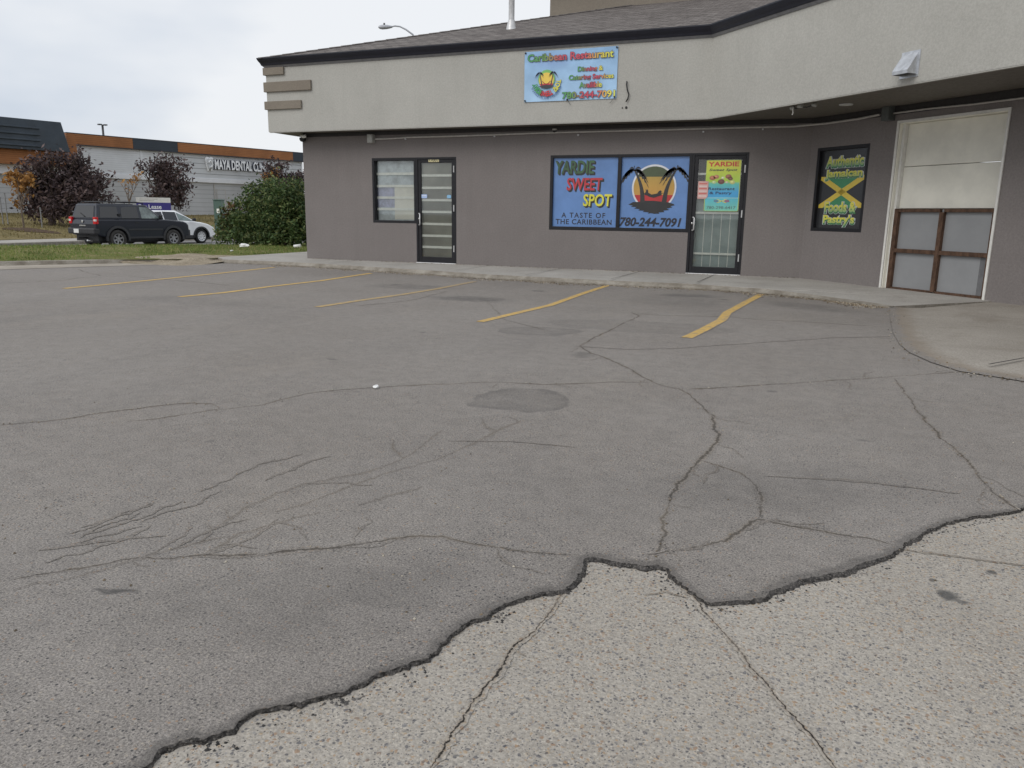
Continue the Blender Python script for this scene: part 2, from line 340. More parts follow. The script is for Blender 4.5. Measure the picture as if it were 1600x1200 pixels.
MAT['carglasslight'] = mat_plain('clear_car_glass', (.17, .21, .2), .05, var=.5, spec=.8, scale=2.2)
MAT['tyre'] = mat_plain('dusty_tyre', (.05, .047, .043), .85, var=.3, scale=9); MAT['tyreblack'] = mat_plain('black_tyre', (.018, .018, .018), .8)
MAT['rim'] = mat_plain('alloy_rim', (.30, .30, .30), .35, .7); MAT['rimbright'] = mat_plain('bright_alloy_rim', (.66, .67, .68), .3, .5)
MAT['red'] = mat_plain('red_lamp_lens', (.55, .012, .015), .15); MAT['lens'] = mat_plain('clear_lamp_lens', (.6, .6, .58), .12)
MAT['plate'] = mat_plain('licence_plate', (.75, .75, .72), .4, var=.05)
MAT['purplepaint'] = mat_plain('indigo_sign_face', (.045, .035, .22), .45, var=.06)
MAT['greenbox'] = mat_plain('green_utility_paint', (.075, .13, .105), .5)
MAT['lampgrey'] = mat_plain('lamp_grey', (.42, .43, .46), .4, .3)
MAT['postgrey'] = mat_plain('weathered_post', (.24, .24, .24), .6); MAT['pole'] = mat_plain('dark_pole', (.06, .06, .062), .5)
MAT['litter'] = mat_plain('crumpled_paper', (.78, .78, .76), .7, var=.05)
MAT['gravel'] = mat_leaf('gravel_and_leaves', (.06, .045, .03), (.19, .145, .09), (.42, .38, .31), 0)
MAT['crumb'] = mat_leaf('asphalt_crumbs', (.02, .02, .019), (.06, .057, .054), (.17, .157, .145), 0)

# ------------------------------------------------------------------ mesh builder
class Frame:
    def __init__(s, o, d, n): s.o, s.d, s.n = Vector(o), Vector(d).normalized(), Vector(n).normalized()
    def __call__(s, a, n, z): return s.o + s.d*a + s.n*n + Vector((0, 0, z))
    def hit(s, u, v, n=0.0):
        d = ray(u, v); t = ((s.o+s.n*n-CAM).dot(s.n))/d.dot(s.n); p = CAM+d*t
        return (p-s.o).dot(s.d), p.z - s.o.z
WORLD = Frame((0, 0, 0), (1, 0, 0), (0, 1, 0))
class MB:
    def __init__(s): s.v, s.f, s.mi, s.mats, s.uv, s.col = [], [], [], [], {}, None
    def m(s, mat):
        if mat not in s.mats: s.mats.append(mat)
        return s.mats.index(mat)
    def add(s, vs, fs, mat, uvs=None, cols=None):
        b = len(s.v); s.v += [tuple(v) for v in vs]
        if uvs:
            for i, u in enumerate(uvs): s.uv[b+i] = u
        if cols is not None:
            if s.col is None: s.col = {}
            for i, c in enumerate(cols): s.col[b+i] = c
        k = s.m(mat)
        for f in fs: s.f.append(tuple(b+i for i in f)); s.mi.append(k)
        return s
    def box(s, fr, a0, a1, n0, n1, z0, z1, mat):
        P = [fr(a, n, z) for z in (z0, z1) for n in (n0, n1) for a in (a0, a1)]
        return s.add(P, [(0, 1, 3, 2), (4, 6, 7, 5), (0, 4, 5, 1), (2, 3, 7, 6), (0, 2, 6, 4), (1, 5, 7, 3)], mat)
    def hexa(s, P, mat): return s.add(P, [(0, 1, 3, 2), (4, 6, 7, 5), (0, 4, 5, 1), (2, 3, 7, 6), (0, 2, 6, 4), (1, 5, 7, 3)], mat)
    def prism(s, pts, dv, mat):
        n = len(pts); P = [Vector(p) for p in pts]; Q = [p+Vector(dv) for p in P]
        return s.add(P+Q, [tuple(range(n))[::-1], tuple(range(n, 2*n))] + [(i, (i+1) % n, n+(i+1) % n, n+i) for i in range(n)], mat)
    def tube(s, pts, r, mat, seg=8, cap=True):
        pts = [Vector(p) for p in pts]; rs = r if isinstance(r, (list, tuple)) else [r]*len(pts); V = []; Fc = []
        t0 = (pts[1]-pts[0]).normalized(); a = t0.orthogonal().normalized()
        for i, p in enumerate(pts):
            t = (pts[min(i+1, len(pts)-1)]-pts[max(i-1, 0)]).normalized(); a = (a-t*a.dot(t)).normalized(); b = t.cross(a)
            for k in range(seg): an = 2*math.pi*k/seg; V.append(p+(a*math.cos(an)+b*math.sin(an))*rs[i])
        for i in range(len(pts)-1):
            for k in range(seg): Fc.append((i*seg+k, i*seg+(k+1) % seg, (i+1)*seg+(k+1) % seg, (i+1)*seg+k))
        if cap: Fc += [tuple(range(seg))[::-1], tuple((len(pts)-1)*seg+k for k in range(seg))]
        return s.add(V, Fc, mat)
    def lathe(s, c, ax, prof, mat, seg=24):
        "prof: (along axis, radius)"
        ax = Vector(ax).normalized(); a = ax.orthogonal().normalized(); b = ax.cross(a); c = Vector(c); V = []; Fc = []
        for (h, r) in prof:
            for k in range(seg): an = 2*math.pi*k/seg; V.append(c+ax*h+(a*math.cos(an)+b*math.sin(an))*r)
        for i in range(len(prof)-1):
            for k in range(seg): Fc.append((i*seg+k, i*seg+(k+1) % seg, (i+1)*seg+(k+1) % seg, (i+1)*seg+k))
        return s.add(V, Fc, mat)
    def obj(s, name, parent=None, bevel=0, seg=2, smooth=False, recalc=True):
        me = bpy.data.meshes.new(name); me.from_pydata(s.v, [], s.f)
        for k in s.mats: me.materials.append(MAT[k])
        me.polygons.foreach_set('material_index', s.mi)
        if s.uv:
            l = me.uv_layers.new(name='UVMap'); vi = np.zeros(len(me.loops), np.int32); me.loops.foreach_get('vertex_index', vi)
            arr = np.array([s.uv.get(int(i), (0, 0)) for i in vi], np.float32).ravel(); l.data.foreach_set('uv', arr)
        if s.col is not None:
            at = me.color_attributes.new('col', 'FLOAT_COLOR', 'POINT')
            at.data.foreach_set('color', np.array([(*s.col.get(i, (1, 1, 1)), 1) for i in range(len(s.v))], np.float32).ravel())
        if recalc:
            bm = bmesh.new(); bm.from_mesh(me); bmesh.ops.recalc_face_normals(bm, faces=bm.faces); bm.to_mesh(me); bm.free()
        if smooth: me.polygons.foreach_set('use_smooth', [True]*len(me.polygons))
        o = bpy.data.objects.new(name, me); COL.objects.link(o)
        if parent: o.parent = parent; o.matrix_parent_inverse = Matrix()
        if bevel:
            b = o.modifiers.new('bevel', 'BEVEL'); b.width = bevel; b.segments = seg; b.limit_method = 'ANGLE'; b.angle_limit = R(35)
        return o
def thing(name, label, cat, loc=(0, 0, 0), rz=0, group=None):
    o = bpy.data.objects.new(name, None); COL.objects.link(o); o.location = loc; o.rotation_euler = (0, 0, rz)
    o.empty_display_size = .2; return tag(o, label, cat, group)
def tag(o, label, cat, group=None):
    o['label'] = label; o['category'] = cat
    if group: o['group'] = group
    return o
def struct(o): o['kind'] = 'structure'; return o
def stuff(o): o['kind'] = 'stuff'; return o

_tc = {}
def text_geo(s, bold=0.0, shear=0.0, spacing=1.0, ext=0.0, lines=1.0):
    k = (s, bold, shear, spacing, ext, lines)
    if k in _tc: return _tc[k]
    c = bpy.data.curves.new('lettering', 'FONT'); c.body = s; c.offset = bold; c.shear = shear; c.space_character = spacing; c.extrude = ext; c.resolution_u = 3; c.space_line = lines
    o = bpy.data.objects.new('lettering', c); COL.objects.link(o); bpy.context.view_layer.update()
    me = bpy.data.meshes.new_from_object(o.evaluated_get(bpy.context.evaluated_depsgraph_get()))
    V = [tuple(v.co) for v in me.vertices]; Fc = [tuple(p.vertices) for p in me.polygons]
    bpy.data.objects.remove(o); bpy.data.curves.remove(c); bpy.data.meshes.remove(me)
    _tc[k] = (V, Fc); return _tc[k]
class Print:
    "flat printed artwork on a wall frame: x to the right, y downwards, both 0..1 over the sheet"
    def __init__(s, fr, a0, a1, z0, z1, n, mat='print'):
        s.fr, s.a0, s.a1, s.z0, s.z1, s.n, s.mat, s.mb = fr, a0, a1, z0, z1, n, mat, MB()
    def P(s, x, y, l): return s.fr(s.a0+(s.a1-s.a0)*x, s.n+.0016*l, s.z1-(s.z1-s.z0)*y)
    def poly(s, pts, col, l):
        cs = [col(x, y) if callable(col) else col for x, y in pts]
        s.mb.add([s.P(x, y, l) for x, y in pts], [tuple(range(len(pts)))], s.mat, cols=cs)
    def grid(s, col, l=0, nx=2, ny=12, wob=0.0):
        V = []; C = []
        for j in range(ny+1):
            for i in range(nx+1):
                x, y = i/nx, j/ny; p = s.P(x, y, l)
                if wob: p = p + s.fr.n*(wob*(math.sin(x*9+y*4)*.5+math.sin(y*7-x*3)*.5+.9))
                V.append(p); C.append(col(x, y) if callable(col) else col)
        s.mb.add(V, [(j*(nx+1)+i, j*(nx+1)+i+1, (j+1)*(nx+1)+i+1, (j+1)*(nx+1)+i) for j in range(ny) for i in range(nx)], s.mat, cols=C)
    def text(s, t, x0, x1, y0, y1, col, l, bold=.0, shear=0., dx=0., dy=0., spacing=1.0, arc=None):
        V, Fc = text_geo(t, bold, shear, spacing); xs = [v[0] for v in V]; ys = [v[1] for v in V]
        b0 = text_geo(t, 0.0, shear, spacing)[0]; X0, X1 = min(v[0] for v in b0), max(v[0] for v in b0); Y0, Y1 = min(v[1] for v in b0), max(v[1] for v in b0)
        P = []; C = []
        for v in V:
            x = (v[0]-X0)/(X1-X0); y = (Y1-v[1])/(Y1-Y0)
            if arc:
                cx, cy, r, a0, a1, th, asp = arc; an = a0+(a1-a0)*x; rr = r+th*(y-.5)
                X = cx+rr*math.cos(an); Y = cy+rr*math.sin(an)*asp
            else: X = x0+(x1-x0)*x; Y = y0+(y1-y0)*y
            P.append(s.P(X+dx, Y+dy, l)); C.append(col(x, y) if callable(col) else col)
        s.mb.add(P, Fc, s.mat, cols=C)
def lerp3(a, b, t): return tuple(x+(y-x)*t for x, y in zip(a, b))
def grad(*stops):
    def f(x, y):
        for (p, c), (q, d) in zip(stops, stops[1:]):
            if x <= q: return lerp3(c, d, max(0, min(1, (x-p)/(q-p))))
        return stops[-1][1]
    return f
def ring(cx, cy, rx, ry, n=40, a0=0, a1=2*math.pi): return [(cx+rx*math.cos(a0+(a1-a0)*i/n), cy+ry*math.sin(a0+(a1-a0)*i/n)) for i in range(n + (0 if abs(a1-a0-2*math.pi) < 1e-6 else 1))]
def palm(pr, base, top, w, size, col, l, asp=1.0, seed=1, mirror=1, lean=.0):
    rr = random.Random(seed); (bx, by), (tx, ty) = base, top; L = []; Rr = []
    for i in range(9):
        t = i/8; x = bx+(tx-bx)*t + lean*math.sin(t*math.pi); y = by+(ty-by)*t; ww = w*(1-.62*t)
        L.append((x-ww, y)); Rr.append((x+ww, y))
    pr.poly(L+Rr[::-1], col, l)
    for a in (-172, -148, -118, -88, -60, -32, -8, 192, 168, 14, -20, 205):
        an = R(a+rr.uniform(-6, 6)); ln = size*rr.uniform(.85, 1.12); up_, dn = [], []
        for i in range(13):
            t = i/12; x = tx+math.cos(an)*ln*t; y = ty+(math.sin(an)*ln*t*.75+ln*(.95 if abs(math.cos(an)) > .5 else .6)*t*t)*asp
            k = size*.125*math.sin(math.pi*min(1, t*.9+.08))
            up_.append((x, y-k*.35*asp)); dn.append((x-math.cos(an)*k*.5, y+k*asp*(1.25 if i % 2 else .1)))
        pr.poly(up_+dn[::-1], col, l)

# ------------------------------------------------------------------ ground, lot, pavement
_rz = [0]
def ribbon(mb, pts, w, z, mat, jit=.0, step=.05, rng=rnd, wear=None, straight=False):
    "a thin strip along a ground polyline, uv.x = -1..1 across"
    Q = [Vector((p[0], p[1], 0)) for p in pts]; D = [Q[0]]
    for a, b in zip(Q, Q[1:]):
        n = max(1, int((b-a).length/step))
        for i in range(1, n+1): D.append(a.lerp(b, i/n))
    off = 0; wmod = 1.0; V = []; U = []; l = 0; _rz[0] += 1; z = z + _rz[0]*.00002
    n = len(D)
    for i, p in enumerate(D):
        wmod = max(.45, min(1.6, wmod+rng.gauss(0, .12)+(1-wmod)*.06)); t = (D[min(i+1, n-1)]-D[max(i-1, 0)]).normalized(); nn = Vector((-t.y, t.x, 0))
        off = off*.8 + rng.gauss(0, jit); ww = w*(.75+.5*rng.random())*wmod if not straight else w
        if not straight: ww *= min(1, .25+i/6, .25+(n-1-i)/6)
        c = p+nn*off; V += [c-nn*ww, c+nn*ww]; U += [(-1, l), (1, l)]; l += step
        V[-1].z = V[-2].z = z
    mb.add(V, [(2*i, 2*i+1, 2*i+3, 2*i+2) for i in range(n-1)], mat, uvs=U)
EDGE = [(230, 1200), (245, 1175), (270, 1163), (300, 1155), (330, 1150), (360, 1140), (380, 1125), (400, 1115), (440, 1104), (480, 1097), (515, 1090), (535, 1083), (555, 1070), (580, 1060), (612, 1046), (640, 1036), (668, 1030), (684, 1020), (690, 1008), (703, 995), (722, 980), (742, 968), (765, 956), (790, 946), (820, 934), (850, 926), (878, 921), (893, 907), (903, 890), (907, 875), (925, 871), (940, 873), (965, 878), (1000, 883), (1028, 880), (1045, 890), (1056, 905), (1075, 925), (1092, 937), (1110, 943), (1140, 939), (1170, 938), (1195, 931), (1212, 920), (1240, 907), (1270, 899), (1310, 893), (1335, 884), (1362, 875), (1385, 868), (1400, 860), (1410, 850), (1430, 840), (1450, 828), (1478, 818), (1510, 811), (1550, 805), (1585, 799), (1610, 793)]
ZC = -.014
edge = [G(u, v, -.008) for u, v in EDGE]
edge = [Vector((-9, -14, 0)), Vector((-5, -5, 0)), Vector((-2.6, -1.0, 0)), Vector((-1.7, .4, 0))] + edge + [Vector((1.6, 3.75, 0)), Vector((3.5, 4.3, 0)), Vector((8, 4.0, 0)), Vector((30, 3.0, 0))]
fe = []
for a, b in zip(edge, edge[1:]):
    n = max(1, min(40, int((b-a).length/.012)))
    for i in range(n):
        p = a.lerp(b, i/n); nn = Vector((-(b-a).y, (b-a).x, 0)).normalized()
        fe.append(Vector((p.x, p.y, 0)) + nn*(rnd.gauss(0, .0025)+.004*math.sin(len(fe)*.21)+.003*math.sin(len(fe)*.53+1)))
fe.append(edge[-1])
kerb_pt = [(-30, -11.0), (-26, -5), (-22, 1), (-18, 6.5), (-15.1, 10.55), (-13.85, 12.4), (-12.7, 13.45)]
KERB = [G(u, v) for u, v in ((345, 411), (430, 414.5), (480, 417), (580, 423.5), (665, 429), (760, 436), (855, 441), (950, 446), (1070, 451), (1190, 458.5), (1245, 464), (1300, 470.5), (1350, 476), (1390, 481))]
APR = [G(u, v) for u, v in ((1390, 481), (1391, 500), (1395, 520), (1405, 538), (1420, 551), (1455, 567), (1500, 581), (1545, 588), (1600, 597))] + [Vector((2.6, 5.9, 0)), Vector((5, 5.0, 0)), Vector((30, 4.0, 0))]
lot = MB()
poly = [Vector((-60, -40, 0)), ] + fe + [p for p in APR[::-1]] + [p for p in KERB[::-1][1:]] + [Vector((-12.3, 13.9, 0)), Vector((-12.9, 14.3, 0)), Vector((-13.3, 13.9, 0))] + [Vector((x, y, 0)) for x, y in kerb_pt[::-1][1:]] + [Vector((-60, -30, 0))]
# top sheet + broken edge face sloping down to the concrete
lot.add(poly, [tuple(range(len(poly)))], 'asphalt')
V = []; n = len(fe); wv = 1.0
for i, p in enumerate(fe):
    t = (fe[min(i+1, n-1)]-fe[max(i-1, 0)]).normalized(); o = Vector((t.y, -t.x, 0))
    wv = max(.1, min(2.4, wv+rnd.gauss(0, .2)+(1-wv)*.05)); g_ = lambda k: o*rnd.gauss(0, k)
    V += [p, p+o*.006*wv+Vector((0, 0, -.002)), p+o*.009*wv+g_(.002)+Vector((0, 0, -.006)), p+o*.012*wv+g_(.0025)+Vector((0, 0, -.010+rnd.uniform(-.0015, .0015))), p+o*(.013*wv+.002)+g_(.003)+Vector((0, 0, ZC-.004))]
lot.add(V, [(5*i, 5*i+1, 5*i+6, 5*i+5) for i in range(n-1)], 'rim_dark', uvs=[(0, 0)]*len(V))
lot.add(V, [(5*i+k, 5*i+k+1, 5*i+k+6, 5*i+k+5) for i in range(n-1) for k in (1, 2, 3)], 'tar')
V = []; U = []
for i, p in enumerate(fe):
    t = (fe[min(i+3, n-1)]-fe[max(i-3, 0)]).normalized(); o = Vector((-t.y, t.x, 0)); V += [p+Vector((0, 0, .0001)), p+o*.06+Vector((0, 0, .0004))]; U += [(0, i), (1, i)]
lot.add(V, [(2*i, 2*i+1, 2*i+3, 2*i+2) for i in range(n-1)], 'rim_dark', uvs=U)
CR = [[(0, 664), (55, 660), (110, 654), (160, 645), (215, 639), (265, 632), (300, 630), (335, 632)], [(200, 658), (245, 655), (290, 647), (330, 641), (370, 637), (410, 633), (450, 622), (480, 615), (520, 610), (560, 607), (640, 602), (700, 600), (760, 597), (810, 599), (850, 601), (905, 599), (960, 597), (1015, 597)],
      [(1075, 608), (1120, 606), (1180, 602), (1240, 599), (1300, 594), (1350, 592), (1400, 588), (1450, 585), (1505, 581)],
      [(905, 541), (920, 550), (940, 557), (965, 567), (985, 577), (1005, 590), (1020, 597), (1042, 604), (1062, 608), (1075, 615), (1090, 628), (1102, 638), (1114, 650), (1118, 665), (1122, 680), (1115, 695), (1105, 708), (1088, 727), (1075, 740), (1058, 756), (1050, 768), (1046, 790), (1036, 812), (1042, 838), (1030, 855), (1020, 870)],
      [(905, 541), (925, 530), (945, 520), (972, 506), (1000, 494), (985, 488)], [(990, 490), (1040, 493), (1090, 494), (1140, 495), (1190, 500), (1240, 502), (1290, 505), (1370, 510)],
      [(1398, 592), (1408, 606), (1420, 622), (1438, 648), (1460, 671), (1490, 701), (1510, 722), (1530, 746), (1560, 776), (1590, 797)],
      [(20, 905), (90, 895), (150, 885), (190, 876), (230, 871), (280, 872), (330, 868), (370, 866), (410, 864), (465, 859), (520, 855), (560, 850), (600, 845), (645, 840), (690, 838), (715, 844), (740, 851), (770, 856), (800, 860), (850, 863), (905, 868)],
      [(325, 832), (360, 808), (400, 786), (435, 770), (470, 757), (515, 748), (560, 740), (595, 731), (625, 719), (655, 700), (690, 672)], [(430, 800), (480, 786), (540, 762), (600, 741), (650, 727), (700, 711), (730, 697), (760, 681), (790, 668), (815, 657)],
      [(1010, 868), (1045, 863), (1080, 856), (1105, 852), (1130, 845), (1150, 833), (1165, 824), (1185, 812), (1210, 816), (1240, 822), (1275, 829), (1310, 836), (1355, 843), (1400, 852)],
      [(1100, 720), (1130, 729), (1155, 738), (1172, 750), (1184, 768), (1190, 790), (1186, 812)], [(320, 866), (345, 850), (370, 835), (420, 822), (500, 800)], [(100, 905), (200, 880), (300, 850), (360, 838)],
      [(0, 443), (50, 441), (100, 438), (125, 434), (150, 433), (200, 431), (250, 436), (300, 440), (360, 446)], [(122, 421), (140, 427), (160, 431)], [(20, 920), (60, 910), (110, 903)], [(560, 790), (600, 778), (660, 760)]]
FAINT = [[(1200, 745), (1280, 748), (1350, 753), (1430, 762), (1500, 771)], [(900, 541), (980, 546), (1050, 545), (1120, 540), (1180, 536), (1250, 531), (1300, 528), (1390, 526)], [(700, 690), (800, 690), (900, 700)], [(60, 860), (160, 845), (260, 835)], [(700, 455), (640, 470), (560, 478)], [(850, 515), (790, 500), (760, 470)]]
for k_, c in enumerate(CR): ribbon(lot, [G(u, v) for u, v in c], .013 if k_ in (8, 9, 12, 13, 16, 17) else .0175, .0004, 'hair' if k_ in (8, 9, 12, 13, 16, 17) else 'crack', .0034, .016)
brr = random.Random(77)
def in_lot(p):
    ins = False; q = poly[-1]
    for r in poly:
        if (r.y > p.y) != (q.y > p.y) and p.x < (q.x-r.x)*(p.y-r.y)/(q.y-r.y)+r.x: ins = not ins
        q = r
    return ins
for c in CR[:15]:                                  # hairline branches leaving the main cracks
    for q in range(max(2, len(c)//3)):
        j = brr.randrange(len(c)-1); a = G(*c[j]); b = G(*c[j+1]); d = (b-a).normalized(); an = brr.choice((-1, 1))*brr.uniform(.35, 1.0); L = brr.uniform(.08, .38)
        P_ = [a.lerp(b, brr.random())]
        for k in range(5): an += brr.gauss(0, .3); P_.append(P_[-1]+Vector((d.x*math.cos(an)-d.y*math.sin(an), d.x*math.sin(an)+d.y*math.cos(an), 0))*L/5)
        if all(in_lot(p) for p in P_): ribbon(lot, P_, .007, .0004, 'hair', .003, .012, brr)
for q in range(9):                                # fan of fine parallel cracks on the left
    u, v = brr.uniform(40, 520), 0; v = 912-(u*.34)+brr.uniform(-45, 40); L = brr.uniform(60, 190); P_ = [(u, v)]
    for k in range(6): u += L/6; v -= L/6*brr.uniform(.18, .55); P_.append((u, v))
    ribbon(lot, [G(a, b) for a, b in P_], .007, .0004, 'hair', .005, .012, brr)
for c in FAINT: ribbon(lot, [G(u, v) for u, v in c], .012, .0004, 'hair', .004, .025)
struct(lot.obj('parking_lot', recalc=False))
pad = MB(); pad.add([(-60, -60, ZC), (60, -60, ZC), (60, 9, ZC), (-60, 9, ZC)], [(0, 1, 2, 3)], 'agg')
for c in ([(888, 918), (880, 930), (868, 948), (855, 965), (838, 982), (822, 996), (805, 1008), (796, 1028), (788, 1044), (765, 1068), (745, 1092), (732, 1112), (722, 1130), (706, 1148), (690, 1172), (672, 1204)], [(800, 1012), (815, 1022), (822, 1026)],
          [(1050, 893), (1070, 915), (1085, 935), (1100, 957), (1122, 980), (1148, 1008), (1163, 1028), (1180, 1050), (1196, 1066), (1210, 1090), (1228, 1112), (1248, 1132), (1272, 1158), (1300, 1192), (1320, 1215)],
          [(1415, 860), (1440, 864), (1500, 871), (1550, 878), (1610, 884)], [(1075, 935), (1040, 925), (1005, 930)]):
    ribbon(pad, [G(u, v, ZC) for u, v in c], .011 if len(c) > 6 else .006, ZC+.0004, 'aggcrack', .0022, .012)
struct(pad.obj('concrete_pad', recalc=False))
# yellow stall lines
for nl, (pts, w, wear) in enumerate(([[(100, 451), (170, 444.5), (250, 436.5), (340, 427.5), (428, 418)], .062, 1.1], [[(280, 464), (350, 457.5), (430, 447), (500, 439), (580, 427)], .062, 1.1], [[(495, 480), (560, 470), (625, 461), (680, 452), (742, 440)], .058, .72],
                        [[(750, 503), (800, 491), (860, 477), (868, 474), (910, 459), (950, 446)], .055, 1.0], [[(1073, 528), (1100, 515), (1128, 500), (1136, 489), (1165, 473), (1190, 460)], .06, 1.0])):
    mb = MB(); P = [G(u, v) for u, v in pts]; ribbon(mb, P, w, .0016, 'line', 0, .05, straight=True); o = mb.obj('parking_line', recalc=False)
    at = o.data.attributes.new('wear', 'FLOAT', 'POINT'); k = len(o.data.vertices)
    at.data.foreach_set('value', np.array([wear*(1 if nl != 2 else (1-.5*i/k)) for i in range(k)], np.float32)); struct(o)
# sidewalk with a worn kerb face
ZW = .10
D = 14.70964; XA = -.4698; A45 = R(45)
FM = Frame((0, D, 0), (1, 0, 0), (0, -1, 0))                                     # main front
FA = Frame((XA, D, 0), (math.cos(A45), -math.sin(A45), 0), (-math.sin(A45), -math.cos(A45), 0))   # angled front
XL = -10.918
def inset(pts, d):
    out = []
    for i, p in enumerate(pts):
        t = (pts[min(i+1, len(pts)-1)]-pts[max(i-1, 0)]).normalized(); out.append(p+Vector((-t.y, t.x, 0))*d)
    return out
kt = inset(KERB, .09)
def kz(i): return .075 if i < 9 else .075-(i-8)*.011
walk = MB()
wallb = [FA(1.776, -.02, 0), FA(0, -.02, 0), FM(XL-.0, -.02, 0)]
fr_ = [Vector((p.x, p.y, kz(i))) for i, p in enumerate(kt)]
seam = [FA(3.60, .0, ZW-.04)]
out_l = [Vector((-12.75, 13.75, ZW)), Vector((-12.75, 40, ZW)), Vector((XL+.02, 40, ZW)), Vector((XL+.02, D+.02, ZW))]
pl = fr_ + [Vector((*seam[0].xy, ZW-.03)), FA(3.6, -.1, ZW-.02), FA(0, -.03, ZW), Vector((XL+.02, D+.03, ZW)), Vector((XL+.02, 40, ZW)), Vector((-12.75, 40, ZW)), Vector((-12.75, 13.9, ZW))]
walk.add(pl, [tuple(range(len(pl)))], 'walk')
def groove(mb, a, b, w=.008, z=ZW+.002, mat='frieze'):
    a = Vector((*a[:2], z)); b = Vector((*b[:2], z)); t = (b-a).normalized(); n = Vector((-t.y, t.x, 0))*w
    mb.add([a-n, a+n, b+n, b-n], [(0, 1, 2, 3)], mat)
for x in (-9.6, -8.0, -6.45, -4.9, -3.35, -1.95):
    yk = min((p for p in KERB), key=lambda p: abs(p.x-x)).y+.12
    walk.add([(x-.006, yk, ZW+.002), (x+.006, yk, ZW+.002), (x+.006, D-.03, ZW+.002), (x-.006, D-.03, ZW+.002)], [(0, 1, 2, 3)], 'joint') if False else groove(walk, (x, yk), (x+.02, D-.03), .007, ZW+.002, 'tar')
walk.add([p for q in pl for p in (q, Vector((q[0], q[1], -.4)))], [(2*i, 2*i+1, 2*((i+1) % len(pl))+1, 2*((i+1) % len(pl))) for i in range(len(pl))], 'kerb')
struct(walk.obj('sidewalk', recalc=False))
kb = MB(); V = []
for i, p in enumerate(KERB):
    q = kt[i]; m = p.lerp(q, .55); V += [(p.x, p.y, -.01), (p.x, p.y, .02), (m.x, m.y, kz(i)*.72), (q.x, q.y, kz(i)+.001)]
fineK = []
kb.add(V, [(4*i+k, 4*i+k+1, 4*i+k+5, 4*i+k+4) for i in range(len(KERB)-1) for k in range(3)], 'kerb')
# kerb of the planted strip
KS = [Vector((x, y, 0)) for x, y in kerb_pt]
V = []
for i, p in enumerate(KS):
    t = (KS[min(i+1, len(KS)-1)]-KS[max(i-1, 0)]).normalized(); nn = Vector((-t.y, t.x, 0)); h = .075 if i < 6 else .05
    V += [p-nn*.01+Vector((0, 0, -.02)), p+nn*.03+Vector((0, 0, h)), p+nn*.17+Vector((0, 0, h+.01)), p+nn*.24+Vector((0, 0, h-.0))]
kb.add(V, [(4*i+k, 4*i+k+1, 4*i+k+5, 4*i+k+4) for i in range(len(KS)-1) for k in range(3)], 'kerb')
struct(kb.obj('kerb', smooth=False, recalc=False))
gp = MB(); V = []
for i, p in enumerate(KS):
    t = (KS[min(i+1, len(KS)-1)]-KS[max(i-1, 0)]).normalized(); nn = Vector((t.y, -t.x, 0)); V += [p+Vector((0, 0, .005)), p+nn*(1.15 if i < 5 else (.8 if i < 6 else .25))+Vector((0, 0, .005))]
gp.add(V, [(2*i, 2*i+1, 2*i+3, 2*i+2) for i in range(len(KS)-1)], 'gutterpan'); struct(gp.obj('concrete_gutter', recalc=False))
ap = MB()
A3 = FA(3.6, -.05, 0); A9 = FA(11, -.05, 0)
apl = [Vector((p.x, p.y, .006+.002*0)) for p in APR] + [Vector((30, 9, .05))] + [Vector((A9.x, A9.y, .05)), Vector((A3.x, A3.y, .062))]
apl[0].z = kz(13)-.012
na_ = len(APR); inn = []
for i in range(na_):
    p = apl[i]; t = (apl[min(i+1, na_-1)]-apl[max(i-1, 0)]).normalized(); inn.append(p+Vector((-t.y, t.x, 0))*.38+Vector((0, 0, .004)))
inn[0] = Vector((APR[0].x+.36, APR[0].y+.02, kz(13)-.004))
ap.add(apl[:na_]+inn, [(i, i+1, na_+i+1, na_+i) for i in range(na_-1)], 'apron', cols=[(0, 0, 0)]*na_+[(1, 1, 1)]*na_)
rest = inn+apl[na_:]; ap.add(rest, [tuple(range(len(rest)))], 'apron', cols=[(1, 1, 1)]*len(rest))
a_, b_ = G(1500, 581), FA(6.2, 0, 0); groove(ap, G(1545, 572, .02), G(1600, 562, .02), .01, .036, 'tar')
struct(ap.obj('concrete_apron', recalc=False))
# terrain: everything to the horizon
gr = MB(); gr.add([(-900, -900, -.62), (900, -900, -.62), (900, 900, -.62), (-900, 900, -.62)], [(0, 1, 2, 3)], 'soil'); struct(gr.obj('ground', recalc=False))
def near_x(y):
    P = kerb_pt + [(-12.75, 13.9), (-12.75, 90)]
    for (x0, y0), (x1, y1) in zip(P, P[1:]):
        if y0 <= y <= y1: return x0+(x1-x0)*(y-y0)/(y1-y0)
    return -12.75
XR0, XR1 = -21.6, -33.0
def crest_z(y): return max(-.12, min(.2, .15-.026*(y-15)))
def strip_z(x, y):
    xn = near_x(y)-.17
    if x > -18.9:
        k = max(0, min(1, (xn-x)/max(.3, (xn+18.9)))); return .08+(crest_z(y)-.08)*k + .02*math.sin(x*1.7+y*.9)*min(1, k*4)
    k = min(1, (-18.9-x)/2.7); return crest_z(y)+(-.30-crest_z(y))*k*k
NY, NX = 150, 16
st = MB(); V = []
for j in range(NY+1):
    y = 2+ (88)*j/NY; xn = near_x(y)-(.17 if y < 12.5 else 0)
    for i in range(NX+1): x = xn+(min(XR0, xn-.2)-xn)*i/NX; V.append((x, y, strip_z(x, y)))
st.add(V, [(j*(NX+1)+i, j*(NX+1)+i+1, (j+1)*(NX+1)+i+1, (j+1)*(NX+1)+i) for j in range(NY) for i in range(NX)], 'grass')
struct(st.obj('grass_strip', smooth=True, recalc=False))
dirt = MB(); V = []; NQ = 22
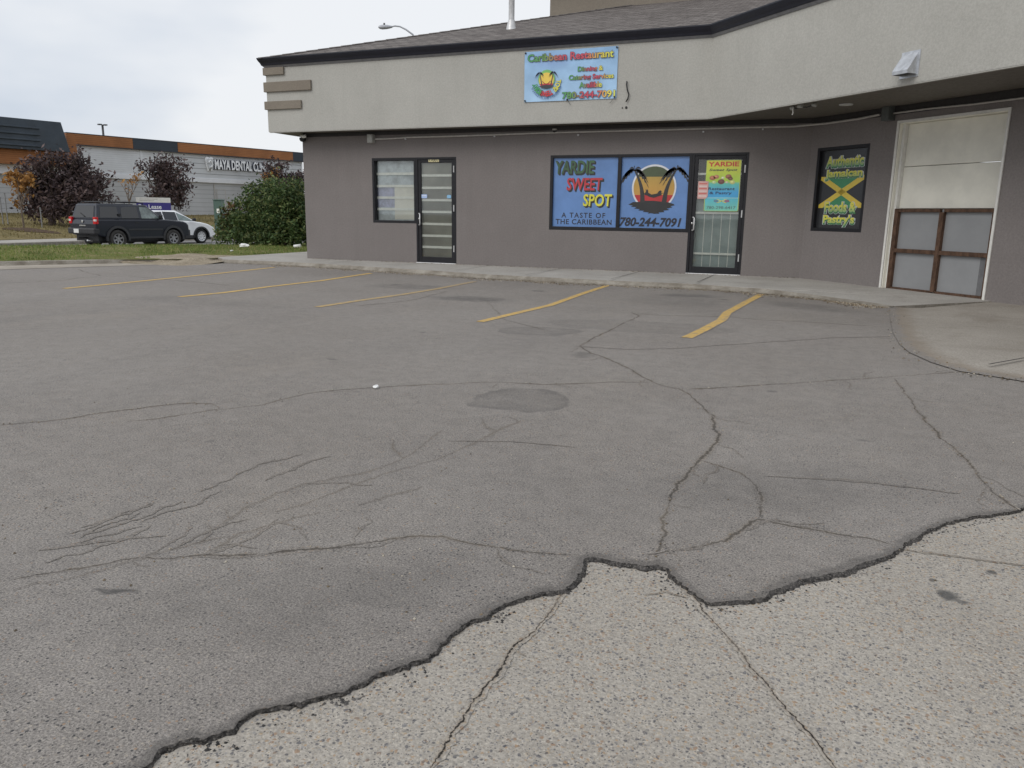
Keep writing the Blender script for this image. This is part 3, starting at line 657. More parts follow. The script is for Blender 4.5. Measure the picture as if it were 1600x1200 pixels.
for j in range(NQ+1):
    for i in range(NQ+1):
        x, y = -15.3+3.02*i/NQ, 12.3+4.2*j/NQ; e = ((x+13.2)/1.35)**2+((y-13.75)/1.5)**2 + .25*math.sin(x*5)*math.sin(y*4)
        zb = strip_z(x, y) if x < near_x(y) else .02
        V.append((x, y, zb+.03-.05*e if e < 1.4 else zb-.06))
dirt.add(V, [(j*(NQ+1)+i, j*(NQ+1)+i+1, (j+1)*(NQ+1)+i+1, (j+1)*(NQ+1)+i) for j in range(NQ) for i in range(NQ)], 'sandy')
struct(dirt.obj('bare_soil', smooth=True, recalc=False))
def road_z(x): return -.38-.14*max(0, min(1, (XR0-x)/(XR0-XR1)))
rd = MB(); rd.add([(XR0, -80, road_z(XR0)), (XR0, 200, road_z(XR0)), (XR1, 200, road_z(XR1)), (XR1, -80, road_z(XR1))], [(0, 1, 2, 3)], 'road')
struct(rd.obj('street', recalc=False))
k2 = MB()
k2.box(WORLD, XR0, XR0+.18, -80, 200, -.6, -.27, 'kerb'); k2.box(WORLD, XR1-.18, XR1, -80, 200, -.6, -.37, 'kerb'); struct(k2.obj('street_kerb', bevel=.03))
sw = MB(); sw.add([(XR1-.18, -80, -.375), (XR1-.18, 200, -.375), (XR1-2.0, 200, -.33), (XR1-2.0, -80, -.33)], [(0, 1, 2, 3)], 'walk'); struct(sw.obj('far_sidewalk', recalc=False))
CA = R(75); CP = Vector((-53.3, 42.5, 0)); FC = Frame(CP, (math.cos(CA), math.sin(CA), 0), (math.sin(CA), -math.cos(CA), 0))   # clinic front
def bank_z(x, y):
    x1 = XR1-2.0; xw = CP.x+(y-CP.y)/math.tan(CA); k = max(0, min(1, (x1-x)/(x1-xw))); return -.31+(1.06)*(k**.9) + .03*math.sin(x*.8+y*.5)
bk = MB(); V = []; NB = 24
for j in range(61):
    y = -40+3.4*j; xw = CP.x+(y-CP.y)/math.tan(CA)-3
    for i in range(NB+1): x = XR1-2.0+(xw-(XR1-2.0))*i/NB; V.append((x, y, bank_z(x, y)))
bk.add(V, [(j*(NB+1)+i, j*(NB+1)+i+1, (j+1)*(NB+1)+i+1, (j+1)*(NB+1)+i) for j in range(60) for i in range(NB)], 'dry')
struct(bk.obj('dry_grass_bank', smooth=True, recalc=False))
def bank_hit(u, v):
    d = ray(u, v); t = 30.0
    while t < 90:
        p = CAM+d*t
        if p.x < XR1-2 and p.z <= bank_z(p.x, p.y): return p
        t += .1
    return CAM+d*50
mp = bank_hit(45, 360); mu = MB(); V = []
for i in range(20): a = 2*math.pi*i/20; x, y = mp.x+1.9*math.cos(a)*(1+.15*math.sin(3*a)), mp.y+.9*math.sin(a); V.append((x, y, bank_z(x, y)+.02))
V.append((mp.x, mp.y, bank_z(mp.x, mp.y)+.14)); mu.add(V, [(i, (i+1) % 20, 20) for i in range(20)], 'mulch'); struct(mu.obj('mulch_bed', smooth=True))

# ------------------------------------------------------------------ restaurant building
ZS, ZF, ZG = 2.784, 4.125, 4.262
OV = .496
XFK = -2.15                                   # kink of the overhanging band
FF = Frame((0, D-OV, 0), (1, 0, 0), (0, -1, 0))
FB = Frame((XFK, D-OV, 0), FA.d, FA.n)
FL = Frame((XL-OV, D-OV, 0), (0, 1, 0), (-1, 0, 0))
bld = thing('restaurant_building', 'single storey taupe and grey stucco restaurant with deep overhanging band and shingled roof', 'building', (XL, D, 0))
def part(mb, name, parent=bld, **k):
    o = mb.obj(name, parent, **k)
    p = parent; off = Vector()
    while p: off += Vector(p.location); p = p.parent
    o.location = -off; return o
def wall_holes(mb, fr, a0, a1, z0, z1, holes, dpt, mat):
    xs = sorted({a0, a1, *[h[0] for h in holes], *[h[1] for h in holes]}); zs = sorted({z0, z1, *[h[2] for h in holes], *[h[3] for h in holes]})
    inh = lambda x, z: any(h[0]-1e-6 < x < h[1]+1e-6 and h[2]-1e-6 < z < h[3]+1e-6 for h in holes)
    for i in range(len(xs)-1):
        for j in range(len(zs)-1):
            xa, xb, za, zb = xs[i], xs[i+1], zs[j], zs[j+1]; xm, zm = (xa+xb)/2, (za+zb)/2
            if inh(xm, zm):
                for (cx, cz, q) in ((xa-1e-3, zm, [(xa, za), (xa, zb)]), (xb+1e-3, zm, [(xb, za), (xb, zb)]), (xm, za-1e-3, [(xa, za), (xb, za)]), (xm, zb+1e-3, [(xa, zb), (xb, zb)])):
                    if not inh(cx, cz): mb.add([fr(*q[0][:1], 0, q[0][1]), fr(q[1][0], 0, q[1][1]), fr(q[1][0], -dpt, q[1][1]), fr(q[0][0], -dpt, q[0][1])], [(0, 1, 2, 3)], mat)
            else: mb.add([fr(xa, 0, za), fr(xb, 0, za), fr(xb, 0, zb), fr(xa, 0, zb)], [(0, 1, 2, 3)], mat)
W1 = (-9.171, -8.119, .916, 2.25); D1 = (-8.119, -7.188, ZW-.01, 2.25)
W2 = (-5.168, -2.461, .847, 2.25); D2 = (-2.461, -1.476, ZW-.01, 2.25)
W3 = (.165, 1.262, .921, 2.288); GD = (1.776, 3.468, .07, 2.538)
w = MB(); wall_holes(w, FM, XL, XA, -.3, ZS, [W1, D1, W2, D2], .16, 'wall')
wall_holes(w, FA, 0, 11, -.3, ZS, [W3, GD], .2, 'wall')
w.add([(XL, D, -.3), (XL, D, ZS), (XL, D+12, ZS), (XL, D+12, -.3)], [(0, 1, 2, 3)], 'wall')
w.add([(XL, D+12, -.3), (XL, D+12, ZS), (8, D+12, ZS), (8, D+12, -.3)], [(0, 1, 2, 3)], 'wall')
part(w, 'wall', recalc=False)
# thin irregular gap of mortar at the foot of the wall
# overhanging band
f = MB()
f.add([FF(XL-OV, 0, ZS), FF(XFK, 0, ZS), FF(XFK, 0, ZF), FF(XL-OV, 0, ZF)], [(0, 1, 2, 3)], 'fascia')
f.add([FB(0, 0, ZS), FB(11, 0, ZS), FB(11, 0, ZF), FB(0, 0, ZF)], [(0, 1, 2, 3)], 'fascia')
f.add([FL(0, 0, ZS), FL(12.5, 0, ZS), FL(12.5, 0, ZF), FL(0, 0, ZF)], [(0, 1, 2, 3)], 'fascia')
# drip lip under the band
for fr, a0, a1 in ((FF, XL-OV+.02, XFK), (FB, 0, 11)): f.box(fr, a0, a1, -.05, -.004, ZS-.014, ZS+.001, 'fascia')
part(f, 'fascia', recalc=False)
s_ = MB()
P = lambda x, y: (x, y, ZS+.004)
sp = [P(*FF(XL-OV+.03, -.03, 0).xy), P(*FF(XFK, -.03, 0).xy), P(*FB(11, -.03, 0).xy), P(*FA(11, -.3, 0).xy), P(*FA(0, -.3, 0).xy), P(XL+.3, D+.3), P(XL+.3, D+12), P(XL-OV+.03, D+12)]
s_.add(sp, [tuple(range(len(sp)))], 'soffit'); part(s_, 'soffit', recalc=False)
fz = MB(); fz.box(FM, XL+.0, XA+.01, .0, .025, ZS-.075, ZS+.002, 'frieze'); fz.box(FA, -.01, 11, .0, .026, ZS-.12, ZS+.002, 'frieze'); part(fz, 'frieze_board', bevel=.004)
# gutter and drip edge, K-profile
def gutter_run(mb, pts, prof, mat):
    V = []; n = len(pts)
    for i, p in enumerate(pts):
        a = (pts[i]-pts[i-1]).normalized() if i else None; b = (pts[i+1]-pts[i]).normalized() if i < n-1 else None
        na = Vector((a.y, -a.x, 0)) if a else None; nb = Vector((b.y, -b.x, 0)) if b else None
        m = (na+nb).normalized() if a and b else (na or nb); k = 1/max(.3, m.dot(na or nb))
        for (o, z) in prof: V.append(Vector((p.x, p.y, z))+m*o*k)
    L = len(prof); mb.add(V, [(i*L+j, i*L+j+1, (i+1)*L+j+1, (i+1)*L+j) for i in range(n-1) for j in range(L-1)], mat)
corner = [Vector((XL-OV, D+12, 0)), Vector((XL-OV, D-OV, 0)), Vector((XFK, D-OV, 0)), FB(11, 0, 0)]
gu = MB(); gutter_run(gu, corner, [(.003, ZF-.012), (.06, ZF-.01), (.075, ZF+.03), (.105, ZF+.075), (.125, ZG-.02), (.125, ZG), (.108, ZG), (.1, ZG-.06), (.003, ZG-.07)], 'gutter')
part(gu, 'gutter', recalc=True)
de = MB(); gutter_run(de, corner, [(.002, ZF-.05), (.014, ZF-.05), (.05, ZF-.013), (.002, ZF-.013)], 'drip'); part(de, 'drip_edge', recalc=True)
# taupe trim bands wrapping the corner
for z0, z1, u1, vv in ((3.925, ZF-.052, 442, 104), (3.59, 3.785, 485, 135), (3.235, 3.40, 470, 166)):
    b = MB(); a1 = FF.hit(u1, vv, .045)[0]
    b.box(FF, XL-OV-.045, a1, .0, .045, z0, z1, 'band'); b.box(FL, .002, 2.2, .001, .0455, z0+.001, z1-.001, 'band'); part(b, 'trim_band', bevel=.006)
# roof
mR = .315; e0 = .1; zE = ZG-.012
def rp(x, y, d): return Vector((x, y, zE+mR*d))
DR = 6.35
cL = Vector((XL-OV-e0, D-OV-e0, 0)); kx = XFK-e0*math.tan(R(22.5)); ck = Vector((kx, D-OV-e0, 0)); ek = ck+FA.d*11; bis = Vector((math.sin(R(22.5)), math.cos(R(22.5)), 0))
ro = MB(); topv = ck+bis*(DR/math.cos(R(22.5)))
ro.add([rp(cL.x, cL.y, 0), rp(ck.x, ck.y, 0), rp(topv.x, topv.y, DR), rp(cL.x+DR, cL.y+DR, DR)], [(0, 1, 2, 3)], 'shingle')
e2 = ek-FA.n*DR
ro.add([rp(ck.x, ck.y, 0), rp(ek.x, ek.y, 0), rp(e2.x, e2.y, DR), rp(topv.x, topv.y, DR)], [(0, 1, 2, 3)], 'shingle')
ro.add([rp(cL.x, cL.y, 0), rp(cL.x+DR, cL.y+DR, DR), rp(cL.x+DR, D+6, DR), rp(cL.x, D+12.5, 0)], [(0, 1, 2, 3)], 'shingle')
# ridge-cap shingles along the hip, and underside
roof = part(ro, 'roof', recalc=False)
hc = MB(); nC = 36
for i in range(nC):
    a = DR*i/nC; b = DR*(i+1)/nC+.03
    pa = rp(cL.x+a, cL.y+a, a)+Vector((0, 0, .012)); pb = rp(cL.x+b, cL.y+b, b)+Vector((0, 0, .004)); sd = Vector((1, -1, 0)).normalized()*.12
    hc.add([pa-sd-Vector((0, 0, .025)), pa+Vector((0, 0, .012)), pa+sd-Vector((0, 0, .025)), pb-sd-Vector((0, 0, .025)), pb+Vector((0, 0, .012)), pb+sd-Vector((0, 0, .025))], [(0, 1, 4, 3), (1, 2, 5, 4)], 'shingle')
o = part(hc, 'hip_cap', recalc=False); 
# upper storey
yU = cL.y+DR; us = MB(); xU = -7.30
us.box(WORLD, xU, 14, yU, yU+9, 4.2, 9.5, 'band'); part(us, 'upper_wall', recalc=True)
ur = MB(); ur.box(WORLD, xU-.35, 14.3, yU-.35, yU+9.3, 6.98, 7.12, 'gutter'); part(ur, 'upper_eave', bevel=.01)
# flue pipe on the roof
def roof_hit(u, v):
    d = ray(u, v); n = Vector((0, -mR, 1)); p0 = rp(cL.x, cL.y, 0); t = (p0-CAM).dot(n)/d.dot(n); return CAM+d*t
fp = roof_hit(799, 45); vp = MB()
vp.lathe(fp+Vector((0, 0, -.05)), (0, 0, 1), [(0, .115), (.06, .105), (.2, .075), (.22, .07)], 'silver', 20)
vp.lathe(fp, (0, 0, 1), [(.15, .062), (1.6, .062), (1.6, .1), (1.66, .1), (1.7, .02)], 'silver', 16)
part(vp, 'flue_pipe', smooth=True)
def P2(fr, u, v, n=0.0): a, z = fr.hit(u, v, n); return fr(a, n, z)
# conduit and boxes along the wall
cz = [FM.hit(u, v, .05)[1] for u, v in ((640, 215), (900, 206))]
cd_ = MB(); yk = []
for u, v in ((586, 217.5), (612, 216.5), (640, 214.5), (700, 213), (760, 211), (850, 207.5), (950, 205), (1050, 202.5), (1150, 199.5), (1240, 197.5)): yk.append(P2(FM, u, v, .04))
for u, v in ((1290, 193), (1340, 186), (1375, 179)): yk.append(P2(FA, u, v, .04))
cd_.tube(yk, .017, 'conduit', 8)
cd_.tube([P2(FA, u, v, .04) for u, v in ((1390, 178), (1450, 170), (1520, 163), (1600, 153), (1680, 142))], .013, 'conduit', 8)
for u, v in ((634, 217), (773, 213), (904, 211)): p = P2(FM, u, v, .02); cd_.box(Frame(p, FM.d, FM.n), -.012, .012, -.02, .03, -.012, .012, 'silver')
for u, v in ((1099, 206), (1192, 202)): p = P2(FM, u, v, .02); cd_.box(Frame(p, FM.d, FM.n), -.012, .012, -.02, .03, -.012, .012, 'silver')
part(cd_, 'conduit')
jb = MB(); a, z = FM.hit(578, 216.5, .1); jb.box(FM, a-.065, a+.065, .0, .11, z-.085, z+.085, 'jbox'); jb.box(FM, a-.058, a+.058, .111, .118, z-.078, z+.078, 'jbox'); part(jb, 'junction_box', bevel=.006)
jb = MB(); a, z = FA.hit(1384, 177.5, .12); jb.box(FA, a-.075, a+.075, .0, .13, z-.10, z+.11, 'jboxdark'); jb.box(FA, a-.066, a+.066, .131, .139, z-.09, z+.10, 'jboxdark'); part(jb, 'junction_box', bevel=.006)
# exhaust hood on the band
hd = MB(); a, z = FB.hit(1418, 101, .05); hw = .115
hd.box(FB, a-hw-.02, a+hw+.02, .0, .012, z-.15, z+.16, 'galv')
q = lambda s, n, zz: FB(a+s, n, z+zz)
hd.add([q(-hw, .012, .14), q(hw, .012, .14), q(hw, .17, -.08), q(-hw, .17, -.08), q(-hw, .012, -.12), q(hw, .012, -.12), q(-hw, .165, -.12), q(hw, .165, -.12)], [(0, 1, 2, 3), (0, 3, 6, 4), (1, 5, 7, 2), (3, 2, 7, 6)], 'galv')
hd.box(FB, a-hw+.015, a+hw-.015, .03, .155, -.118+z, -.10+z, 'black')
part(hd, 'exhaust_hood', recalc=False)

# ---- windows and doors
def frame_bars(mb, fr, h, wl, wr, wt, wb, n0, n1, mat='bronze'):
    a0, a1, z0, z1 = h
    mb.box(fr, a0, a0+wl, n0, n1, z0, z1, mat); mb.box(fr, a1-wr, a1, n0, n1, z0, z1, mat)
    mb.box(fr, a0+wl, a1-wr, n0, n1-.001, z1-wt, z1, mat); mb.box(fr, a0+wl, a1-wr, n0, n1-.001, z0, z0+wb, mat)
def window(fr, h, name='window', label=None):
    o = bpy.data.objects.new(name, None); COL.objects.link(o); o.parent = bld; o.empty_display_size = .1; o.location = -bld.location
    if label: o['label'] = label
    return o
def sub(mb, name, parent, **k): return mb.obj(name, parent, **k)
def handle(mb, fr, a, z0, z1, n):
    mb.tube([fr(a, n, z0), fr(a+.01, n+.045, z0), fr(a+.035, n+.06, z0+.012), fr(a+.035, n+.06, z1-.012), fr(a+.01, n+.045, z1), fr(a, n, z1)], .014, 'silver', 8)
    mb.lathe(fr(a-.012, n, (z0*.55+z1*.45)+.02), fr.n, [(0, .022), (.008, .022), (.01, .0)], 'chrome', 12)
def door_unit(fr, h, side='l', pull=None, hing=(.12, .5, .86)):
    "aluminium storefront door: fixed jamb, leaf of stiles and rails, pull handle, hinges"
    d = window(fr, h, 'door'); a0, a1, z0, z1 = h
    j = MB(); J = .045
    j.box(fr, a0, a0+J, -.11, .004, z0, z1, 'bronze'); j.box(fr, a1-J, a1, -.11, .004, z0, z1, 'bronze'); j.box(fr, a0+J, a1-J, -.11, .003, z1-J, z1, 'bronze'); sub(j, 'door_frame', d, bevel=.003)
    l = MB(); b0, b1, c0, c1 = a0+J+.004, a1-J-.004, z0+.018, z1-J-.004; SW = .062
    l.box(fr, b0, b0+SW, -.05, -.008, c0, c1, 'bronze'); l.box(fr, b1-SW, b1, -.05, -.008, c0, c1, 'bronze'); l.box(fr, b0+SW, b1-SW, -.05, -.009, c1-.062, c1, 'bronze'); l.box(fr, b0+SW, b1-SW, -.05, -.009, c0, c0+.125, 'bronze'); sub(l, 'door_leaf', d, bevel=.003)
    ha = MB(); handle(ha, fr, b0+SW*.4, z0+.80, z0+1.03, -.008); sub(ha, 'handle', d, smooth=True)
    for k in hing:
        hg = MB(); zz = z0+(z1-z0)*k; hg.tube([fr(b1-.004, .008, zz), fr(b1-.004, .008, zz+.13)], .012, 'silver', 8); sub(hg, 'hinge', d)
    t = MB(); t.box(fr, a0, a1, -.12, .03, ZW-.008, ZW+.014, 'silver'); sub(t, 'threshold', d, bevel=.004)
    g = MB(); g.box(fr, b0+SW-.005, b1-SW+.005, -.032, -.026, c0+.12, c1-.058, 'glass'); sub(g, 'glass', d, recalc=True)
    return d, (b0+SW, b1-SW, c0+.125, c1-.062)
# left window
wn = window(FM, W1); f = MB(); frame_bars(f, FM, W1, .05, .05, .055, .055, -.13, .004); sub(f, 'window_frame', wn, bevel=.003)
gl = MB(); a0, a1, z0, z1 = W1; a0 += .05; a1 -= .05; z0 += .055; z1 -= .055
gl.box(FM, a0-.004, a1+.004, -.085, -.079, z0-.004, z1+.004, 'glass'); sub(gl, 'glass', wn)
bl = MB(); am = a0+(a1-a0)*.43
bl.box(FM, a0-.02, a1+.02, -.15, -.14, z0-.02, z1+.02, 'blindcool'); bl.box(FM, am, a1+.01, -.139, -.133, z0+.02, z0+(z1-z0)*.58, 'cream'); bl.box(FM, a0-.01, am-.006, -.139, -.134, z0+(z1-z0)*.22, z0+(z1-z0)*.57, 'lilac')  # cream and lilac panels imitate a pale building reflected in the pane
for k in (.19, .385, .58, .785): zz = z0+(z1-z0)*k; bl.box(FM, a0-.01, a1+.01, -.132, -.1, zz-.026, zz+.026, 'slat')
sub(bl, 'security_shutter', wn)
d1, (a0, a1, z0, z1) = door_unit(FM, D1)
bl = MB(); bl.box(FM, a0-.02, a1+.02, -.085, -.075, z0-.02, z1+.02, 'blind')
for k in (.105, .228, .355, .485, .61, .74, .87): zz = z0+(z1-z0)*k; bl.box(FM, a0-.01, a1+.01, -.074, -.045, zz-.024, zz+.024, 'slat')
sub(bl, 'security_shutter', d1)
pr = Print(FM, a0, a1, z0, z1, -.024)
pr.grid(lambda x, y: (.3, .48, .8), 0, 1, 1); pr.mb = MB()
pr.poly([(.0, .33), (.19, .33), (.19, .37), (.0, .37)], (.42, .56, .85), 0); pr.poly([(.02, .34), (.17, .34), (.17, .346), (.02, .346)], (.85, .88, .92), 1);
sub(pr.mb, 'sticker', d1, recalc=False)
pr.mb = MB(); pr.poly([(.84, .335), (.97, .335), (.97, .37), (.84, .37)], (.25, .5, .72), 0); sub(pr.mb, 'sticker', d1, recalc=False)
pr = Print(FM, -7.83, -7.58, 2.155, 2.225, -.006)
pr.poly([(.02, 0), (1, 0), (.98, 1), (0, 1)], (.72, .64, .34), 0); pr.text('17001', .06, .94, .12, .88, (.05, .045, .03), 1, .01, .2); sub(pr.mb, 'house_number', d1, recalc=False)
# restaurant window with vinyl graphics
wn = window(FM, W2); f = MB(); aM = FM.hit(966.5, 300)[0]
frame_bars(f, FM, W2, .055, .05, .05, .065, -.12, .004); f.box(FM, aM-.032, aM+.032, -.12, .002, W2[2]+.065, W2[3]-.05, 'bronze'); sub(f, 'window_frame', wn, bevel=.003)
z0, z1 = W2[2]+.065, W2[3]-.05; lx0, lx1, rx0, rx1 = W2[0]+.055, aM-.032, aM+.032, W2[1]-.05
blue = (.12, .25, .54)
L_ = Print(FM, lx0-.01, lx1+.01, z0-.01, z1+.01, -.045); L_.grid(blue, 0, 2, 2)
def comic(pr, t, x0, x1, y0, y1, c, sh=.08):
    pr.text(t, x0, x1, y0, y1, (.012, .014, .012), 1, .035, sh, dx=.022, dy=.022); pr.text(t, x0, x1, y0, y1, (.012, .014, .012), 2, .035, sh, dx=.011, dy=.011); pr.text(t, x0, x1, y0, y1, c, 3, .022, sh)
comic(L_, 'YARDIE', .04, .63, .05, .225, grad((0, (.03, .085, .03)), (1, (.05, .14, .05)))); comic(L_, 'SWEET', .22, .76, .295, .465, (.52, .025, .035)); comic(L_, 'SPOT', .48, .91, .525, .69, (.72, .68, .05))
ink = (.008, .009, .02)
L_.text('A TASTE OF', .15, .82, .79, .862, ink, 1, .018, 0, spacing=1.25); L_.text('THE CARIBBEAN', .06, .92, .885, .957, ink, 1, .018, 0, spacing=1.1)
sub(L_.mb, 'window_graphic', wn, recalc=False)
Rp = Print(FM, rx0-.01, rx1+.01, z0-.01, z1+.01, -.045); Rp.grid(blue, 0, 2, 2)
asp = (rx1-rx0)/(z1-z0)
cx, cy, rx = .497, .43, .30; ry = rx*asp
Rp.poly(ring(cx, cy, rx+.025, ry+.026), (.75, .76, .78), 1)
def seg(y0, y1, col, l):
    pts = []; y0, y1 = max(y0, cy-ry+.001), min(y1, cy+ry-.001)
    for i in range(13): y = y0+(y1-y0)*i/12; pts.append((cx-rx*math.sqrt(max(0, 1-((y-cy)/ry)**2)), y))
    Rp.poly(pts+[(2*cx-x, y) for x, y in pts[::-1]], col, l)
seg(0, .28, (.06, .085, .03), 2); seg(.28, .53, lambda x, y: lerp3((.45, .29, .05), (.62, .33, .06), (y-.28)/.25), 2); seg(.53, .9, (.5, .018, .02), 2)
isl = [(.13, .665), (.2, .63), (.28, .628), (.36, .612), (.5, .61), (.62, .622), (.72, .63), (.8, .655)]
isl += [(.81, .67), (.75, .685), (.78, .7), (.7, .715), (.74, .735), (.65, .745), (.67, .765), (.58, .77), (.6, .787), (.52, .79), (.47, .782), (.43, .79), (.44, .772), (.35, .765), (.37, .75), (.28, .745), (.31, .728), (.22, .72), (.26, .7), (.17, .695), (.2, .68)]
Rp.poly(isl, (.01, .01, .01), 3)
palm(Rp, (.34, .64), (.205, .185), .036, .215, (.02, .018, .016), 4, asp, 3, 1, .035); palm(Rp, (.655, .64), (.81, .175), .036, .215, (.02, .018, .016), 4, asp, 8, -1, -.035)
ham = [(.33, .49)]+[(.33+.32*i/12, .49+.075*math.sin(math.pi*i/12)+.012*0) for i in range(1, 12)]+[(.65, .5)]
Rp.poly(ham+[(.65-.32*i/12, .5+.028*math.sin(math.pi*i/12)-.004) for i in range(1, 12)], (.012, .012, .012), 4)
Rp.poly([(.36, .525), (.39, .47), (.37, .46), (.41, .455), (.42, .5), (.47, .525), (.55, .51), (.575, .475), (.6, .465), (.615, .485), (.6, .51), (.62, .53), (.5, .57)], (.012, .012, .012), 5)
Rp.text('780-244-7091', .015, .915, .85, .965, ink, 4, .03, .22)
sub(Rp.mb, 'window_graphic', wn, recalc=False)
gl = MB(); gl.box(FM, lx0, lx1, -.06, -.047, z0, z1, 'dark'); gl.box(FM, rx0, rx1, -.06, -.047, z0, z1, 'dark'); sub(gl, 'glass', wn)
# restaurant door
d2, (a0, a1, z0, z1) = door_unit(FM, D2, hing=(.12, .48, .84))
bl = MB(); zt = z0+(z1-z0)*.66
bl.box(FM, a0-.02, a1+.02, -.14, -.13, z0-.02, zt, 'blindgreen'); bl.box(FM, a0-.02, a1+.02, -.15, -.141, zt, z1+.02, 'dark')
for k in (.2, .4, .6, .8): x = a0+(a1-a0)*k; bl.box(FM, x-.005, x+.005, -.129, -.125, z0, z0+(z1-z0)*.5, 'slat')
for k in (.125, .51, .87): zz = z0+(z1-z0)*k; bl.box(FM, a0-.01, a1+.01, -.124, -.07, zz-.018, zz+.018, 'slat')
sub(bl, 'security_shutter', d2)
# poster window on the angled wall
wn = window(FA, W3); f = MB(); frame_bars(f, FA, W3, .055, .05, .05, .055, -.14, .004); sub(f, 'window_frame', wn, bevel=.003)
a0, a1, z0, z1 = W3[0]+.055, W3[1]-.05, W3[2]+.055, W3[3]-.05
J = Print(FA, a0-.01, a1+.01, z0-.01, z1+.01, -.06); J.grid((.010, .010, .011), 0, 2, 2)
fx0, fx1, fy0, fy1 = .03, .97, .335, .735; cxm, cym = .5, .53
J.poly([(fx0, fy0), (fx1, fy0), (cxm, cym)], (.035, .26, .10), 1); J.poly([(fx0, fy1), (fx1, fy1), (cxm, cym)], (.035, .26, .10), 1)
for (p, q) in (((fx0, fy0), (fx1, fy1)), ((fx0, fy1), (fx1, fy0))):
    s = 1 if q[1] > p[1] else -1; ww, hh = .085, .042
    J.poly([(p[0], p[1]), (p[0]+ww, p[1]), (q[0], q[1]-s*hh), (q[0], q[1]), (q[0]-ww, q[1]), (p[0], p[1]+s*hh)], (.74, .55, .05), 2)
def bubbly(t, x0, x1, y0, y1):
    J.text(t, x0, x1, y0, y1, (.58, .62, .6), 3, .12, .0, dx=.006, dy=.004); J.text(t, x0, x1, y0, y1, (.05, .2, .07), 4, .05, 0, dx=.006, dy=.012)
    J.text(t, x0, x1, y0, y1, lambda x, y: lerp3((.78, .72, .07), (.2, .42, .2), max(0, min(1, y*1.4-.5))), 5, .035, 0, dy=-.006)
bubbly('Authentic', .13, .89, .095, .215); bubbly('Jamaican', .13, .89, .26, .378); bubbly('Foods &', .18, .82, .67, .79); bubbly("Pastry's", .17, .82, .83, .96)
sub(J.mb, 'window_graphic', wn, recalc=False)
gl = MB(); gl.box(FA, a0, a1, -.075, -.063, z0, z1, 'dark'); sub(gl, 'glass', wn)
# boarded garage door
gd = window(FA, GD, 'garage_door'); a0, a1, z0, z1 = GD
j = MB(); j.box(FA, a0-.035, a0+.0, .0, .02, z0-.02, z1+.035, 'white'); j.box(FA, a1+.0, a1+.035, .0, .02, z0-.02, z1+.035, 'white'); j.box(FA, a0, a1, .0, .019, z1, z1+.034, 'white')
j.box(FA, a0, a0+.012, -.2, -.001, z0, z1, 'cream'); j.box(FA, a0+.013, a1, -.2, -.002, z1-.012, z1, 'cream'); j.box(FA, a0+.013, a0+.055, -.15, -.055, z0, z1-.013, 'white'); sub(j, 'door_frame', gd, bevel=.003)
zm = z0+(z1-z0)*.495; zq = z0+(z1-z0)*.745
p = MB(); p.box(FA, a0+.056, a1-.002, -.16, -.12, zm+.005, zq-.004, 'panel'); p.box(FA, a0+.056, a1-.002, -.165, -.125, zq+.004, z1-.014, 'panel'); sub(p, 'door_panel', gd, bevel=.006)
wd = MB(); am = (a0+a1)/2+.02; zmid = z0+(zm-z0)*.49
wd.box(FA, a0+.056, a0+.125, -.13, -.03, z0, zm, 'wood'); wd.box(FA, a1-.055, a1-.004, -.13, -.03, z0, zm, 'wood'); wd.box(FA, am-.035, am+.035, -.13, -.032, z0+.03, zm-.05, 'wood')
for zz in ((z0, z0+.045), (zm-.05, zm-.002), (zmid-.03, zmid+.03)):
    for q0, q1 in ((a0+.125, am-.035), (am+.035, a1-.055)): wd.box(FA, q0, q1, -.13, -.034, zz[0], zz[1], 'wood')
sub(wd, 'timber_frame', gd, bevel=.004)
fp_ = MB(); fp_.box(FA, a0+.1, a1-.03, -.15, -.09, z0+.01, zm-.01, 'frost'); fp_.box(FA, a1-.17, a1-.05, -.089, -.083, z0+.02, zmid-.03, 'greypanel'); sub(fp_, 'frosted_panel', gd)

# ---- things hung on the building
def plane_rect(fr, tl, br, n=0.0):
    a0, z1 = fr.hit(*tl, n); a1, z0 = fr.hit(*br, n); return a0, a1, z0, z1
a0 = FF.hit(820, 120)[0]; a1 = FF.hit(965, 110)[0]; z1 = FF.hit(820, 82)[1]; z0 = FF.hit(820, 160)[1]
bn = thing('banner', 'light blue vinyl banner with colourful lettering nailed to the pale stucco band', 'banner', FF(a0, 0, z0))
B = Print(FF, a0, a1, z0, z1, .012, 'banner'); off = Vector(bn.location)
B.grid(lambda x, y: lerp3(lerp3((.30, .52, .80), (.40, .62, .86), y), (.2, .3, .6), max(0, .7-((x-.3)/.3)**2-((y-.2)/.25)**2)*.7), 0, 24, 12, .006)
B.n += .02
gt = grad((0, (.06, .38, .12)), (.2, (.14, .36, .08)), (.38, (.55, .06, .1)), (.68, (.62, .05, .1)), (.9, (.8, .72, .08)), (1, (.75, .8, .1)))
def out(t, x0, x1, y0, y1, sh=0, c=gt, b=.02):
    B.text(t, x0, x1, y0, y1, (.09, .05, .07), 1, b+.035, sh); B.text(t, x0, x1, y0, y1, c, 2, b, sh)
out('Caribbean Restaurant', .04, .955, .06, .2); out('Dinning &', .59, .85, .355, .47); out('Catering Services', .495, .965, .51, .63); out('Availible', .61, .845, .66, .765); out('780-244-7091', .43, .985, .84, .965)
bcx, bcy, br, ba = .25, .56, .082, (a1-a0)/(z1-z0)
B.poly(ring(bcx, bcy, br*1.12, br*1.12*ba), (.2, .5, .12), 1); B.poly(ring(bcx, bcy+.02, br*.98, br*.9*ba), (.85, .6, .08), 2)
B.poly([(bcx-.075, bcy+.09), (bcx+.075, bcy+.09), (bcx+.055, bcy+.17), (bcx-.055, bcy+.17)], (.6, .03, .04), 3)
